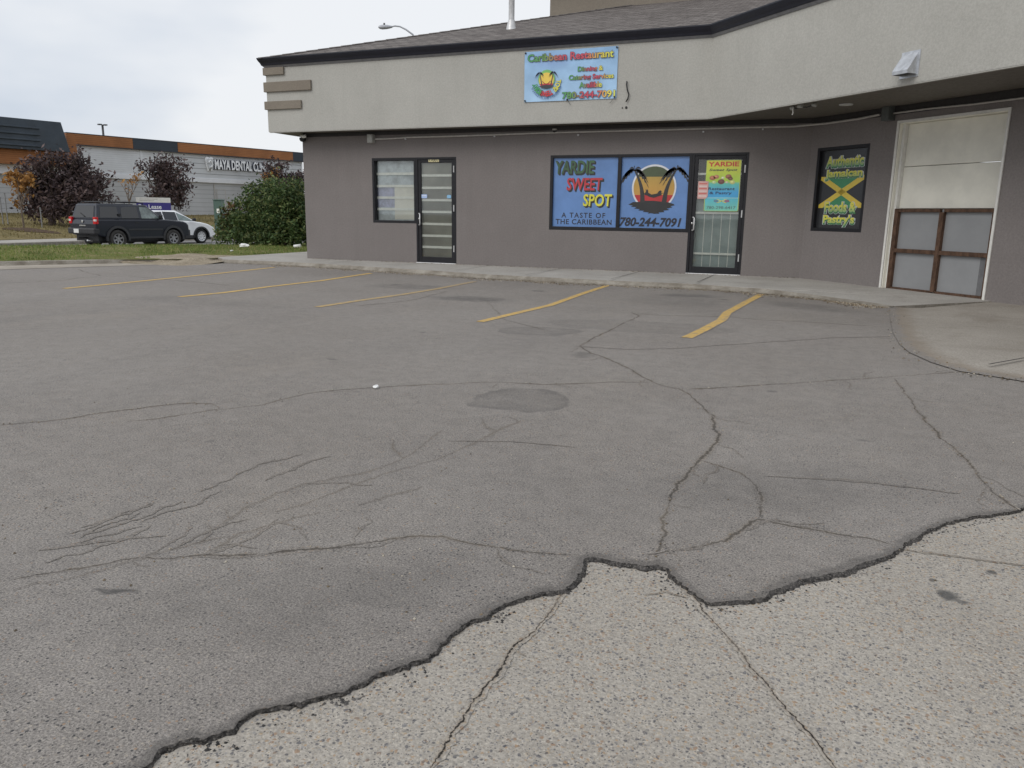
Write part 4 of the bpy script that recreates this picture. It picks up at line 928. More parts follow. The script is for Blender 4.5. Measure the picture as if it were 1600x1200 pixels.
B.poly([(bcx-.085, bcy+.14), (bcx-.03, bcy+.115), (bcx+.03, bcy+.115), (bcx+.085, bcy+.14), (bcx+.04, bcy+.175), (bcx, bcy+.19), (bcx-.04, bcy+.175)], (.02, .02, .03), 4)
palm(B, (bcx-.05, bcy+.12), (bcx-.075, bcy-.13), .007, .05, (.03, .02, .05), 4, ba, 4); palm(B, (bcx+.05, bcy+.12), (bcx+.075, bcy-.13), .007, .05, (.03, .02, .05), 4, ba, 5)
hm = [(bcx-.045+.09*i/8, bcy+.05+.06*math.sin(math.pi*i/8)) for i in range(9)]; B.poly(hm+[(x, y-.02) for x, y in hm[::-1]], (.35, .02, .02), 5)
for t, q0, q1, c in (('YARDIE', 165, 112, (.05, .4, .1)), ('SWEET', 116, 62, (.72, .03, .04)), ('SPOT', 50, 2, (.85, .8, .08))):
    for l, bb, cc in ((3, .06, (.05, .05, .05)), (5, .03, c)): B.text(t, 0, 1, 0, 1, cc, l, bb, 0, arc=(bcx, bcy+.02, .135, R(q0), R(q1), -.05, ba))
B.text('A TASTE OF THE CARIBBEAN', 0, 1, 0, 1, (.03, .12, .3), 3, .01, 0, arc=(bcx, bcy+.03, .172, R(158), R(22), -.02, ba))
o = B.mb.obj('printed_sheet', bn, recalc=False); o.location = -off
for x, y, dx in ((.012, .025, 0), (.988, .025, 0), (.012, .975, 0), (.48, .985, .04), (.985, .97, -.05)):
    g_ = MB(); g_.lathe(B.P(x, y, 3), FF.n, [(-.03, .014), (0, .016), (.006, .012), (.006, .0)], 'black', 10)
    if dx: g_.tube([B.P(x, .985, 3), B.P(x+dx*.5, 1.04, 1), B.P(x+dx, 1.09, 0)], .004, 'pole', 6)
    o = g_.obj('grommet', bn); o.location = -off
cb = MB(); cb.tube([P2(FF, u, v, .02+.02*(i % 2)) for i, (u, v) in enumerate(((979.5, 127), (979, 132), (980, 140), (982.5, 148), (981, 154), (978, 159)))], .011, 'black', 8)
tag(cb.obj('cable', smooth=True), 'short black cable stub hanging out of the stucco beside the blue banner', 'cable')
for k, (u, v, lab) in enumerate(((972.5, 168.5, 'small black hole plug in the stucco left of the other below the cable'), (978.5, 168, 'larger black plug in the stucco directly below the cable stub'))):
    m_ = MB(); m_.lathe(P2(FF, u, v, 0), FF.n, [(0, .012+.012*k), (.012, .011+.01*k), (.014, .0)], 'black', 8); tag(m_.obj('wall_plug'), lab, 'wall plug')
# poster on the door
a0, a1, z0, z1 = D2[0]+.11+.09, D2[1]-.145, 1.265, 2.125
a0 = FM.hit(1101, 300)[0]; a1 = FM.hit(1155, 300)[0]; z1 = FM.hit(1128, 250)[1]; z0 = FM.hit(1126, 330)[1]
Q = Print(FM, a0, a1, z0, z1, -.022)
def pbg(x, y):
    if y < .42: return lerp3((.72, .66, .06), (.42, .66, .07), y/.42)
    if y < .72: return lerp3((.15, .6, .4), (.05, .36, .68), min(1, (y-.42)/.2))
    return lerp3((.08, .5, .65), (.2, .6, .45), (y-.72)/.28)
Q.grid(pbg, 0, 2, 24)
for e in ([(0, 0), (1, 0), (1, .008), (0, .008)], [(0, .992), (1, .992), (1, 1), (0, 1)], [(0, 0), (.018, 0), (.018, 1), (0, 1)], [(.982, 0), (1, 0), (1, 1), (.982, 1)]): Q.poly(e, (.5, .62, .12), 1)
Q.text('YARDIE', .07, .93, .035, .12, (.6, .05, .03), 1, .03); Q.text('Sweet Spot', .09, .9, .165, .225, (.03, .03, .04), 1, .02, .25)
Q.text('Restaurant', .1, .86, .53, .585, (.02, .03, .08), 1, .02); Q.text('& Pastry', .14, .78, .615, .68, (.02, .03, .08), 1, .02)
for (x, y, r, c) in ((.2, .345, .09, (.42, .16, .08)), (.31, .325, .08, (.5, .22, .12)), (.66, .32, .09, (.3, .12, .07)), (.72, .36, .07, (.2, .09, .06)), (.46, .42, .1, (.16, .06, .05)), (.25, .43, .06, (.5, .62, .3)), (.78, .43, .08, (.55, .55, .2)), (.62, .43, .04, (.6, .5, .4)), (.5, .345, .05, (.6, .62, .4))):
    Q.poly(ring(x, y, r, r*.5, 14), c, 1); Q.poly(ring(x-r*.2, y-r*.1, r*.55, r*.25, 10), tuple(min(1, k*1.5) for k in c), 2)
Q.poly([(.02, .735), (.98, .735), (.98, .742), (.02, .742)], (.6, .8, .8), 1)
for s in (1, -1): Q.poly([(.35, .8-s*.035), (.4, .8-s*.035), (.66, .8+s*.035), (.61, .8+s*.035)], (.8, .7, .1), 2)
Q.poly([(.28, .775), (.38, .77), (.42, .8), (.38, .83), (.28, .815)], (.12, .25, .35), 1); Q.poly([(.72, .775), (.62, .77), (.58, .8), (.62, .83), (.74, .815)], (.3, .15, .25), 1)
Q.text('780-298-6417', .08, .92, .9, .955, (.1, .2, .2), 1, .015)
bo = Vector(FM(a0, 0, z0)); tag(Q.mb.obj('poster', recalc=False), 'bright yellow and blue restaurant poster taped inside the glass door', 'poster')
x0, x1 = FM.hit(1090, 300)[0], FM.hit(1106, 300)[0]; zt_, zb_ = FM.hit(1098, 283)[1], FM.hit(1097, 310.5)[1]
N = Print(FM, x0, x1, zb_, zt_, -.014); N.poly([(0, 0), (1, 0), (1, .85), (.8, 1), (0, 1)], (.66, .38, .34), 0)
for i in range(6): N.poly([(.1, .12+.14*i), (.88, .12+.14*i), (.88, .17+.14*i), (.1, .17+.14*i)], (.62, .1, .08) if i % 2 == 0 else (.8, .7, .66), 1)
tag(N.mb.obj('paper_notice', recalc=False), 'small red and white paper notice overlapping the poster edge on the glass door', 'notice')
# cameras and lights
c1 = thing('security_camera', 'white bullet camera under the soffit at the left building corner', 'camera', P2(FM, 474, 212, .06)); m_ = MB(); p0 = Vector(c1.location)
m_.lathe((0, 0, .02), (0, 0, -1), [(0, .06), (.03, .06), (.045, .03), (.045, 0)], 'white', 16); m_.tube([(-.02, -.02, -.0), (.09, -.12, -.03), (.2, -.2, -.045)], [.042, .035, .02], 'white', 12); m_.obj('camera_body', c1, smooth=True)
m_ = MB(); m_.lathe((.0, -.03, -.045), (0, 0, -1), [(0, .07), (.04, .07), (.075, .05), (.09, .0)], 'black', 16); m_.obj('dome', c1, smooth=True)
c2 = thing('security_camera', 'small dark dome camera on the wall below the blue banner', 'camera', P2(FM, 866, 203.5, .06)); m_ = MB(); m_.lathe((0, .03, .03), (0, 0, -1), [(0, .045), (.02, .05), (.03, .045)], 'conduit', 16); m_.obj('camera_mount', c2, smooth=True)
m_ = MB(); m_.lathe((0, .03, 0), (0, 0, -1), [(0, .04), (.03, .036), (.05, .02), (.055, 0)], 'black', 16); m_.obj('dome', c2, smooth=True)
def sof(u, v): 
    d = ray(u, v); t = (ZS-CH)/d.z; return CAM+d*t
c3 = thing('floodlight', 'broken white twin floodlight dangling under the soffit edge', 'floodlight', sof(1250, 163.5)); m_ = MB()
fr = Frame((0, 0, 0), FA.d, FA.n); q0 = Vector(c3.location)
m_.box(fr, -.02, .06, -.035, .035, -.045, -.0, 'jbox'); m_.obj('mount_box', c3, bevel=.006)
for u, v, s in ((1239, 165, -.25), (1272, 160.5, .28)):
    p = sof(u, v)-q0; l_ = MB(); l_.lathe(p+Vector((0, 0, -.03)), fr.d*s+Vector((0, 0, -.05)), [(-.035, .01), (-.03, .02), (.035, .03), (.04, .0)], 'jbox', 14); l_.tube([(0, 0, -.03), p*.5+Vector((0, 0, -.05)), p+Vector((0, 0, -.03))], .008, 'black', 6); l_.obj('lamp_head', c3, smooth=True)
p = sof(1239, 165)-q0; l_ = MB(); l_.tube([p+Vector((0, 0, -.04)), p+Vector((.01, 0, -.1)), p+Vector((0, .01, -.13))], .009, 'white', 6); l_.obj('loose_wire', c3)
pl_ = sof(1322, 163); m_ = MB(); m_.lathe(pl_+Vector((0, 0, .0)), (0, 0, -1), [(0, .1), (.012, .095), (.014, .07), (.006, .06), (.006, 0)], 'silver', 24); tag(m_.obj('soffit_light', smooth=True), 'flush round light set into the dark soffit above the angled wall', 'light')

# ------------------------------------------------------------------ clinic across the street
cl = thing('clinic_building', 'long grey metal clad dental clinic with orange and slate parapet across the street', 'building')
def ch(u, v, n=0): return FC.hit(u, v, n)
zt = 6.55; s0, s1 = -22.0, ch(471, 240)[0]; zb0, zb1 = zt-.75, zt
zwb = 3.83; zbb = 3.45
sA = ch(102, 220)[0]; sJ = ch(117, 225)[0]; sD0, sD1, sE0 = ch(205, 220)[0], ch(275, 226)[0], ch(455, 236)[0]; sS = ch(275, 240)[0]
m_ = MB(); m_.box(FC, sA, sS-.005, -12, 0, zwb, zb0, 'c_white'); m_.obj('upper_cladding', cl, recalc=True)
m_ = MB(); m_.box(FC, sS, s1, -12, .0, zwb, zb0, 'c_lap'); 
for u in (220, 250): a = ch(u, 235)[0]; m_.box(FC, a-.1, a+.1, .0, .03, zwb, zb0-.02, 'c_band')
a = s1; m_.box(FC, a-.12, a+.03, .0, .04, 0, zb0-.02, 'c_band'); m_.obj('lap_cladding', cl)
m_ = MB(); m_.box(FC, s0, s1-.05, -12, -.12, -.3, zbb, 'c_low'); m_.obj('lower_wall', cl)
m_ = MB(); m_.box(FC, sA-.1, s1, -1, .06, zbb, zwb+.002, 'c_band'); m_.obj('flashing_band', cl, bevel=.02)
m_ = MB()
for a, b, k in ((sA, sD0-.02, 'c_orange'), (sD0, sD1-.02, 'c_dark'), (sD1, sE0-.02, 'c_orange'), (sE0, s1+.1, 'c_dark')): m_.box(FC, a, b, -1, .25, zb0, zb1, k)
m_.box(FC, sA, sJ, -.2, .251, zwb-.1, zb0-.001, 'c_orange'); m_.box(FC, sA, s1+.1, -1, .27, zb1, zb1+.06, 'gutter'); m_.box(FC, sJ, s1+.1, .2, .255, zb0-.07, zb0-.002, 'gutter'); m_.obj('parapet', cl)
m_ = MB(); zh = ch(95, 191, 1.5)[1]; sR = ch(95, 191, 1.5)[0]; zl = ch(95, 237, 1.5)[1]
m_.hexa([FC(s0, 0, zl), FC(sR+.75, 0, zl), FC(s0, 1.5, zl), FC(sR+.45, 1.5, zl), FC(s0, 0, zh), FC(sR+.1, 0, zh), FC(s0, 1.5, zh), FC(sR, 1.5, zh)], 'c_slate')
for v in (200, 210, 219, 228): z = ch(60, v, 1.5)[1]; m_.box(FC, s0, ch(62, 210, 1.5)[0], 1.5, 1.62, z-.08, z+.03, 'c_slate')
m_.obj('slate_volume', cl, bevel=.02)
m_ = MB(); m_.box(FC, s0, sA-.01, -1, .9, zl-1.0, zl-.01, 'c_orange'); m_.obj('orange_soffit_band', cl); m_ = MB(); m_.box(FC, s0, sA-.11, -1, .3, zbb, zl-1.01, 'c_band'); m_.obj('white_band', cl)
m_ = MB(); a0, a1 = ch(340, 310, -.1)[0], ch(352, 310, -.1)[0]; m_.box(FC, a0-.08, a1+.08, -.13, -.09, .7, 2.95, 'conduit'); m_.box(FC, a0, a1, -.1, -.07, .7, 2.88, 'c_low'); m_.obj('service_door', cl)
m_ = MB(); a = ch(335, 300, -.1)[0]; m_.tube([FC(a, -.06, .7), FC(a, -.06, 3.4)], .05, 'conduit'); m_.obj('downpipe', cl)
def letters(fr, t, a0, a1, z0, z1, n, depth, mb, mat, side, bold=.03):
    V, Fc = text_geo(t, bold, 0, 1.0, .05); xs = [v[0] for v in V]; ys = [v[1] for v in V]; X0, X1, Y0, Y1 = min(xs), max(xs), min(ys), max(ys)
    P = [fr(a0+(a1-a0)*(v[0]-X0)/(X1-X0), n+depth*(v[2]/.05*.5+.5), z0+(z1-z0)*(v[1]-Y0)/(Y1-Y0)) for v in V]
    fs = [f for f in Fc if all(V[i][2] > .04 for i in f)]; ss = [f for f in Fc if not all(V[i][2] > .04 for i in f)]
    mb.add(P, fs, mat); b = len(mb.v)-len(P); k = mb.m(side)
    for f in ss: mb.f.append(tuple(b+i for i in f)); mb.mi.append(k)
sg = thing('channel_letter_sign', 'white raised MAYA DENTAL CLINIC letters with tooth emblem on the clinic front', 'sign')
m_ = MB(); a0 = ch(335, 258, .15)[0]; a1 = ch(421, 267, .15)[0]; zz0, zz1 = ch(345, 265, .15)[1], ch(345, 249.5, .15)[1]
letters(FC, 'MAYA DENTAL CLINIC', a0, a1, zz0, zz1, .02, .2, m_, 'letter', 'letterside', .035); m_.obj('lettering', sg, recalc=False)
m_ = MB(); ac = ch(327.5, 255, .15)[0]; zc = (ch(327.5, 256, .15)[1]); tw = abs(ch(334, 255, .15)[0]-ch(321, 255, .15)[0])/2; th_ = 1.15*.95
too = [(-1, .55), (-.85, .9), (-.5, 1), (0, .86), (.5, 1), (.85, .9), (1, .55), (.85, .05), (.7, -.45), (.5, -1), (.28, -.95), (.12, -.35), (-.12, -.35), (-.28, -.95), (-.5, -1), (-.7, -.45), (-.85, .05)]
for sc_, n0, mt in ((1.0, .02, 'letter'), (.72, .17, 'c_lap')):
    m_.prism([FC(ac+x*tw*sc_, n0, zc+z*.58*sc_) for x, z in too], FC.n*.14, mt)
m_.tube([FC(ac-tw*.5, .33, zc+.1), FC(ac, .33, zc+.3), FC(ac+tw*.55, .33, zc-.05), FC(ac-tw*.2, .33, zc-.3), FC(ac+tw*.4, .33, zc-.25)], .045, 'letter', 6); m_.obj('tooth_emblem', sg)
# parking-lot light behind the clinic
p = dep(160, 195, 78); pg = Vector((p.x, p.y, .5)); t_ = thing('parking_lot_light', 'flat twin headed lot light on a dark pole rising behind the clinic roof', 'lamp post', pg); m_ = MB(); h = p.z-.5
m_.tube([(0, 0, 0), (0, 0, h)], [.16, .1], 'pole', 10); m_.obj('pole', t_, smooth=True)
for s in (-1, 1):
    m_ = MB(); fr = Frame((0, 0, h), FC.d, FC.n); m_.box(fr, *(sorted((s*.12, s*.42))), -.2, .2, -.05, .07, 'pole'); m_.box(fr, *(sorted((s*.0, s*.12))), -.04, .04, -.02, .03, 'pole'); m_.obj('lamp_head', t_, bevel=.02)
# street lamp behind the restaurant roof
p = dep(612, 42, 42); pe = dep(645, 54, 42.3); d_ = (pe-p); t_ = thing('street_lamp', 'grey cobra head street lamp arching above the shingled roof', 'street lamp', (pe.x+d_.x*.6, pe.y+d_.y*.6, -.4)); b_ = Vector(t_.location)
m_ = MB(); pts = [dep(u, v, 42)-b_ for u, v in ((611, 42), (617, 40.5), (625, 41.5), (634, 46), (645, 54))]; e = pts[-1]
pts += [Vector((e.x*.6, e.y*.6, e.z-.45)), Vector((e.x*.2, e.y*.2, e.z-1.2)), Vector((0, 0, e.z-2.2)), Vector((0, 0, 0))]; m_.tube(pts, [.035, .04, .04, .045, .05, .055, .06, .07, .11], 'lampgrey', 10); m_.obj('pole', t_, smooth=True)
m_ = MB(); q0, q1 = dep(591, 42.5, 42)-b_, dep(612, 42, 42)-b_; ax = (q1-q0); L = ax.length
m_.lathe(q0, ax, [(0, .02), (L*.1, .09), (L*.3, .12), (L*.65, .11), (L*.85, .08), (L*1.05, .05), (L*1.06, 0)], 'lampgrey', 14); m_.lathe(q0+ax*.45+Vector((0, 0, .1)), (0, 0, 1), [(0, .05), (.1, .05), (.11, 0)], 'pole', 10); m_.obj('lamp_head', t_, smooth=True)

# ------------------------------------------------------------------ plants
def leaf_cloud(mb, blobs, n, size, mat, seed=1, rim=.5, mats=None, squash=1.0, clump=.0):
    rr = np.random.default_rng(seed); tot = sum(b[3]*b[4]*b[5] for b in blobs); V = []; Fc = []; pick = []
    for b in blobs:
        k = max(4, int(n*b[3]*b[4]*b[5]/tot)); d = rr.normal(size=(k, 3)); d /= np.linalg.norm(d, axis=1)[:, None]; r = rr.random(k)**(rim)
        c = d*r[:, None]*np.array(b[3:6])+np.array(b[:3])
        if clump: cc = c[rr.integers(0, max(2, k//22), k)]; c = cc+rr.normal(size=(k, 3))*clump
        ax = rr.normal(size=(k, 3)); ax /= np.linalg.norm(ax, axis=1)[:, None]; bx = np.cross(ax, rr.normal(size=(k, 3))); bx /= np.linalg.norm(bx, axis=1)[:, None]
        s = size*(.6+.8*rr.random(k))[:, None]
        q = np.stack([c-ax*s, c+bx*s*.45, c+ax*s, c-bx*s*.45], 1)
        base = len(V)*1; V += [tuple(x) for x in q.reshape(-1, 3)]; Fc += [(base+4*i, base+4*i+1, base+4*i+2, base+4*i+3) for i in range(k)]
    mb.add(V, Fc, mat)
def limb(mb, a, b, r0, r1, mat, rr, seg=6, sag=.1):
    a, b = Vector(a), Vector(b); pts = []; n = 6; L = (b-a).length
    for i in range(n+1):
        t = i/n; p = a.lerp(b, t)+Vector((rr.gauss(0, .03), rr.gauss(0, .03), 0))*L*.5*math.sin(math.pi*t); pts.append(p)
    mb.tube(pts, [r0+(r1-r0)*i/n for i in range(n+1)], mat, seg); return pts
def tree(name, label, base, H, crown, leaves, n, size, trunk_r, bark, seed, fork=.3, group=None, clump=.16, rim=.55, second=None, lean=(0, 0)):
    rr = random.Random(seed); t = thing(name, label, 'tree', base, 0, group); tm = MB(); cm = MB(); zc = min(b[2]-b[5]*.6 for b in crown); fz_ = max(.4, H*fork)
    tp = Vector((lean[0]*.5, lean[1]*.5, fz_)); limb(tm, (0, 0, -.1), tp, trunk_r, trunk_r*.75, bark, rr, 9)
    for b in crown:
        e = Vector(b[:3]); pts = limb(tm, tp, e, trunk_r*.5, trunk_r*.12, bark, rr)
        for k in range(4):
            an = rr.uniform(0, 6.28); el = rr.uniform(-.3, .9); q = e+Vector((math.cos(an)*b[3]*.85, math.sin(an)*b[4]*.85, el*b[5]*.85)); limb(tm, pts[3+k % 3], q, trunk_r*.2, trunk_r*.05, bark, rr, 5)
    tm.obj('trunk', t, smooth=True); leaf_cloud(cm, crown, n, size, leaves, seed, rim, clump=clump)
    if second: leaf_cloud(cm, second[0], second[1], size, second[2], seed+5, .6, clump=clump)
    cm.obj('crown', t, recalc=False); return t
vr = Vector((rt.x, rt.y, 0)).normalized(); vf = Vector((fw.x, fw.y, 0)).normalized()
def crown_from_px(base, px, dist, rdep=.8):
    "crown lumps measured in the photograph (u, v, ru, rv), stood at the tree's own distance"
    out = []; rr = random.Random(len(px)*7+int(dist*10))
    for (u, v, ru, rv) in px:
        p = dep(u, v, dist); k = dist/F; off = p-base; dd = rr.uniform(-1, 1)*ru*k*.6; off = off+vf*dd
        r = (ru*k); out.append((off.x, off.y, off.z, r, r, rv*k))
    return out
def dist_of(p): return (p-CAM).dot(fw)
p = bank_hit(82, 352); d_ = dist_of(p)
big = [(90, 300, 34, 30), (62, 292, 30, 26), (120, 285, 30, 26), (105, 262, 28, 20), (75, 262, 28, 18), (140, 300, 28, 20), (158, 285, 18, 14), (55, 320, 26, 20), (100, 325, 40, 16), (132, 320, 26, 18), (125, 244, 10, 14), (165, 306, 14, 10), (40, 272, 16, 14), (128, 258, 14, 16), (88, 246, 16, 8)]
tree('purple_leaf_tree', 'large spreading purple leaved tree in front of the slate clinic wall', p, 2.2, crown_from_px(p, big, d_), 'purple', 9000, .125, .22, 'bark', 3, .5, 'purple leaved trees by the clinic', .26, .75)
p = bank_hit(252, 344); d_ = dist_of(p)
tree('purple_leaf_tree', 'rounded purple leaved tree behind the for lease sign', p, 2.2, crown_from_px(p, [(255, 285, 30, 26), (262, 262, 26, 16), (240, 265, 20, 14), (225, 268, 12, 9), (278, 285, 18, 18), (282, 262, 14, 12), (268, 308, 24, 16), (245, 305, 16, 12), (278, 320, 14, 8), (285, 300, 12, 14), (258, 249, 14, 7)], d_), 'purple', 4400, .12, .17, 'bark', 4, .5, 'purple leaved trees by the clinic', .24, .75)
p = bank_hit(430, 342); d_ = dist_of(p)
tree('purple_leaf_tree', 'narrow reddish purple tree overlapping the end of the clinic sign', p, 2.2, crown_from_px(p, [(430, 275, 20, 16), (422, 258, 12, 11), (438, 262, 12, 10), (443, 280, 12, 12), (418, 278, 10, 12), (430, 295, 20, 12)], d_), 'purple', 2600, .12, .14, 'bark', 5, .5, 'purple leaved trees by the clinic', .2, second=([crown_from_px(p, [(428, 270, 14, 14)], d_)[0]], 160, 'orange'))
p = bank_hit(464, 342); d_ = dist_of(p)
tree('purple_leaf_tree', 'purple tree tucked between the green bush and the taupe building corner', p, 2.2, crown_from_px(p, [(463, 282, 14, 12), (470, 272, 10, 7), (455, 290, 10, 8), (478, 285, 12, 12)], d_), 'purple', 1300, .12, .13, 'bark', 6, .5, 'purple leaved trees by the clinic', .2)
p = bank_hit(37, 356); d_ = dist_of(p)
tree('sapling', 'leaning young sapling with sparse orange autumn leaves beside the big purple tree', p, 2.6, crown_from_px(p, [(27, 272, 12, 7), (22, 283, 12, 8), (36, 280, 14, 9), (47, 284, 10, 8), (26, 298, 6, 5), (34, 294, 9, 6), (28, 318, 7, 5), (20, 313, 5, 4), (40, 305, 5, 4)], d_), 'orange', 620, .13, .055, 'twig', 8, .42, 'young saplings on the bank', .12, .8)
p = bank_hit(204, 345); d_ = dist_of(p)
tree('sapling', 'nearly bare sapling with few orange leaves standing behind the black car', p, 2.4, crown_from_px(p, [(200, 282, 7, 6), (211, 277, 9, 5), (218, 275, 6, 3), (194, 288, 4, 8), (202, 298, 5, 6)], d_), 'orange', 90, .13, .06, 'twig', 9, .5, 'young saplings on the bank', .12, .8)
# the big bush
bb = G(404, 384, .06); bb = bb+Vector((-.3, 1.5, 0)); bb.z = strip_z(bb.x, bb.y); d_ = dist_of(bb)
bpx = [(405, 350, 50, 31), (376, 356, 29, 25), (440, 340, 45, 42), (468, 345, 38, 38), (395, 312, 26, 22), (425, 305, 30, 22), (455, 305, 28, 24), (480, 318, 30, 36), (362, 332, 15, 15), (352, 360, 14, 18), (385, 368, 40, 17), (440, 368, 48, 17), (400, 295, 14, 10), (432, 290, 16, 9), (465, 292, 14, 9), (346, 345, 7, 7), (378, 316, 13, 11), (410, 288, 8, 7), (448, 286, 9, 7), (388, 302, 8, 8)]
bush = thing('bush', 'large dense green bush on the grass beside the left building corner', 'bush', bb)
cm = MB(); lumps = crown_from_px(bb, bpx, d_); lumps = [(x, y, z, a, b*1.3, c) for x, y, z, a, b, c in lumps]
leaf_cloud(cm, lumps, 30000, .055, 'bush', 11, .6, clump=.1); leaf_cloud(cm, [lumps[8], lumps[9], lumps[15]], 330, .08, 'bushred', 12, .3)
cm.obj('foliage', bush, recalc=False)
tm = MB(); rr = random.Random(5)
for l in lumps: limb(tm, (rr.uniform(-.4, .4), rr.uniform(-.4, .4), -.1), l[:3], .035, .008, 'bark', rr, 5)
tm.obj('stem', bush)
# grass blades
rr = np.random.default_rng(3); N_ = 52000; ys = 8+rr.random(N_)**.9*26; V = []; Fc = []
pat = lambda x, y: .5+.5*math.sin(x*1.3+math.sin(y*.9)*1.7)*math.sin(y*.7+x*.5)
k = 0
for i in range(N_):
    y = float(ys[i]); xn = near_x(y)-.18; x = xn-(xn+20.9)*float(rr.random())**1.15
    if pat(x, y) < .22 and rr.random() < .7: continue
    if (x+13.2)**2/.9+(y-14)**2/1.6 < 1: continue
    z = strip_z(x, y); h = .025+.05*float(rr.random())**2; a = float(rr.random())*6.28; w_ = .009; dx, dy = math.cos(a)*w_, math.sin(a)*w_; lx, ly = float(rr.normal())*.02, float(rr.normal())*.02
    V += [(x-dx, y-dy, z-.01), (x+dx, y+dy, z-.01), (x+lx, y+ly, z+h)]; Fc.append((3*k, 3*k+1, 3*k+2)); k += 1
m_ = MB(); m_.add(V, Fc, 'blade'); stuff(m_.obj('grass', recalc=False))
# tall dry grass on the bank
V = []; Fc = []; k = 0
for i in range(14000):
    y = float(rr.uniform(22, 72)); x = -35.2-float(rr.random())*(18+ (y-42)*.0); xw = CP.x+(y-CP.y)/math.tan(CA)
    if x < xw+.3: continue
    z = bank_z(x, y); h = .06+.1*float(rr.random()); a = float(rr.random())*6.28; dx, dy = math.cos(a)*.03, math.sin(a)*.03
    V += [(x-dx, y-dy, z-.02), (x+dx, y+dy, z-.02), (x+float(rr.normal())*.04, y, z+h)]; Fc.append((3*k, 3*k+1, 3*k+2)); k += 1
MAT['dryblade'] = mat_leaf('dry_grass_blades', (.15, .12, .045), (.22, .18, .08), (.28, .24, .12), .2)
m_ = MB(); m_.add(V, Fc, 'dryblade'); stuff(m_.obj('dry_grass', recalc=False))

# ------------------------------------------------------------------ gravel, litter
def bits(name, spots, mat, seed):
    rr = random.Random(seed); m_ = MB()
    for (x, y, z, s) in spots:
        P = [Vector((rr.uniform(-1, 1), rr.uniform(-1, 1), rr.uniform(-.2, .9)))*s for _ in range(5)]; c = Vector((x, y, z)); a = rr.uniform(0, 6.28)
        q = [c+Vector((math.cos(a+i*1.57)*s*rr.uniform(.6, 1.2), math.sin(a+i*1.57)*s*rr.uniform(.6, 1.2), 0)) for i in range(4)]+[c+Vector((rr.uniform(-.3, .3)*s, rr.uniform(-.3, .3)*s, s*rr.uniform(.5, 1)))]
        m_.add(q, [(0, 1, 4), (1, 2, 4), (2, 3, 4), (3, 0, 4)], mat)
    return stuff(m_.obj(name, recalc=False))
rr = random.Random(21); sp = []
for i in range(3200):
    j = rr.randrange(1, len(KERB)-1); p = KERB[j].lerp(KERB[j+1], rr.random()); d = abs(rr.gauss(0, .13))*(.4+1.2*abs(math.sin(p.x*1.9))); n = Vector((.1, -1, 0)) if j < 9 else Vector((-.7, -.7, 0)); q = p+n*d; sp.append((q.x, q.y, .002, rr.uniform(.004, .016)))
for i in range(150):
    j = rr.randrange(0, len(APR)-3); p = APR[j].lerp(APR[j+1], rr.random()); sp.append((p.x+rr.gauss(0, .07), p.y+rr.gauss(0, .07), .006, rr.uniform(.004, .014)))
for i in range(260): u, v = rr.uniform(0, 1600), rr.uniform(470, 1000); p = G(u, v); sp.append((p.x, p.y, .001, rr.uniform(.0025, .006)))
for c in CR[:7]:
    for i in range(40):
        j = rr.randrange(len(c)-1); p = G(*c[j]).lerp(G(*c[j+1]), rr.random()); sp.append((p.x+rr.gauss(0, .018), p.y+rr.gauss(0, .018), .002, rr.uniform(.002, .006)))
for i in range(500):
    x = rr.uniform(XL, XA); sp.append((x, D-.02-abs(rr.gauss(0, .05)), ZW, rr.uniform(.004, .014)))
bits('gravel', sp, 'gravel', 2)
sp = []
for i in range(700):
    j = int(abs(rr.gauss(0, 1))*0+rr.randrange(4, len(fe)-40)); p = fe[j]; t = (fe[j+1]-fe[j-1]).normalized(); o = Vector((t.y, -t.x, 0)); q = p+o*(.02+abs(rr.gauss(0, .03))); sp.append((q.x, q.y, ZC, rr.uniform(.0015, .006)))
for (u, v, n) in ((762, 960, 90), (530, 1090, 40), (330, 1160, 25), (1055, 900, 40), (1100, 945, 20)):
    for i in range(n): p = G(u+rr.gauss(0, 16), v+rr.gauss(0, 5)+4, ZC); sp.append((p.x, p.y, ZC, rr.uniform(.002, .007)))
bits('asphalt_crumbs', sp, 'crumb', 3)
def crumple(name, lab, p, s, seed):
    rr = random.Random(seed); bm = bmesh.new(); bmesh.ops.create_icosphere(bm, subdivisions=2, radius=s)
    for v in bm.verts: v.co *= rr.uniform(.6, 1.15); v.co.z = v.co.z*.6+s*.45; v.co.x *= 1.5
    me = bpy.data.meshes.new(name); bm.to_mesh(me); bm.free(); me.materials.append(MAT['litter']); o = bpy.data.objects.new(name, me); COL.objects.link(o); o.location = p; o.rotation_euler = (0, 0, rr.uniform(0, 3)); return tag(o, lab, 'litter')
def on_strip(u, v):
    p = G(u, v, .08); p.z = strip_z(p.x, p.y); return p
crumple('paper_scrap', 'crumpled white paper on the grass in front of the bush', on_strip(381, 387), .11, 1)
c_ = thing('paper_cup', 'white paper cup lying on the grass near the building corner', 'cup', on_strip(464, 385)); m_ = MB(); m_.lathe((0, 0, .05), (1, .3, .05), [(-.1, 0), (-.1, .042), (.1, .06), (.1, .052), (-.08, .036)], 'litter', 16); m_.obj('cup_body', c_, smooth=True)
m_ = MB(); m_.lathe((.1, .03, .055), (1, .3, .05), [(0, .064), (.012, .064), (.014, .0)], 'plate', 16); m_.obj('lid', c_)
crumple('paper_scrap', 'tiny white paper scrap on the asphalt beside the long crack', G(588, 606.5), .022, 3)
crumple('paper_scrap', 'tiny pale scrap on the grass below the bush paper', on_strip(362, 394), .04, 4)

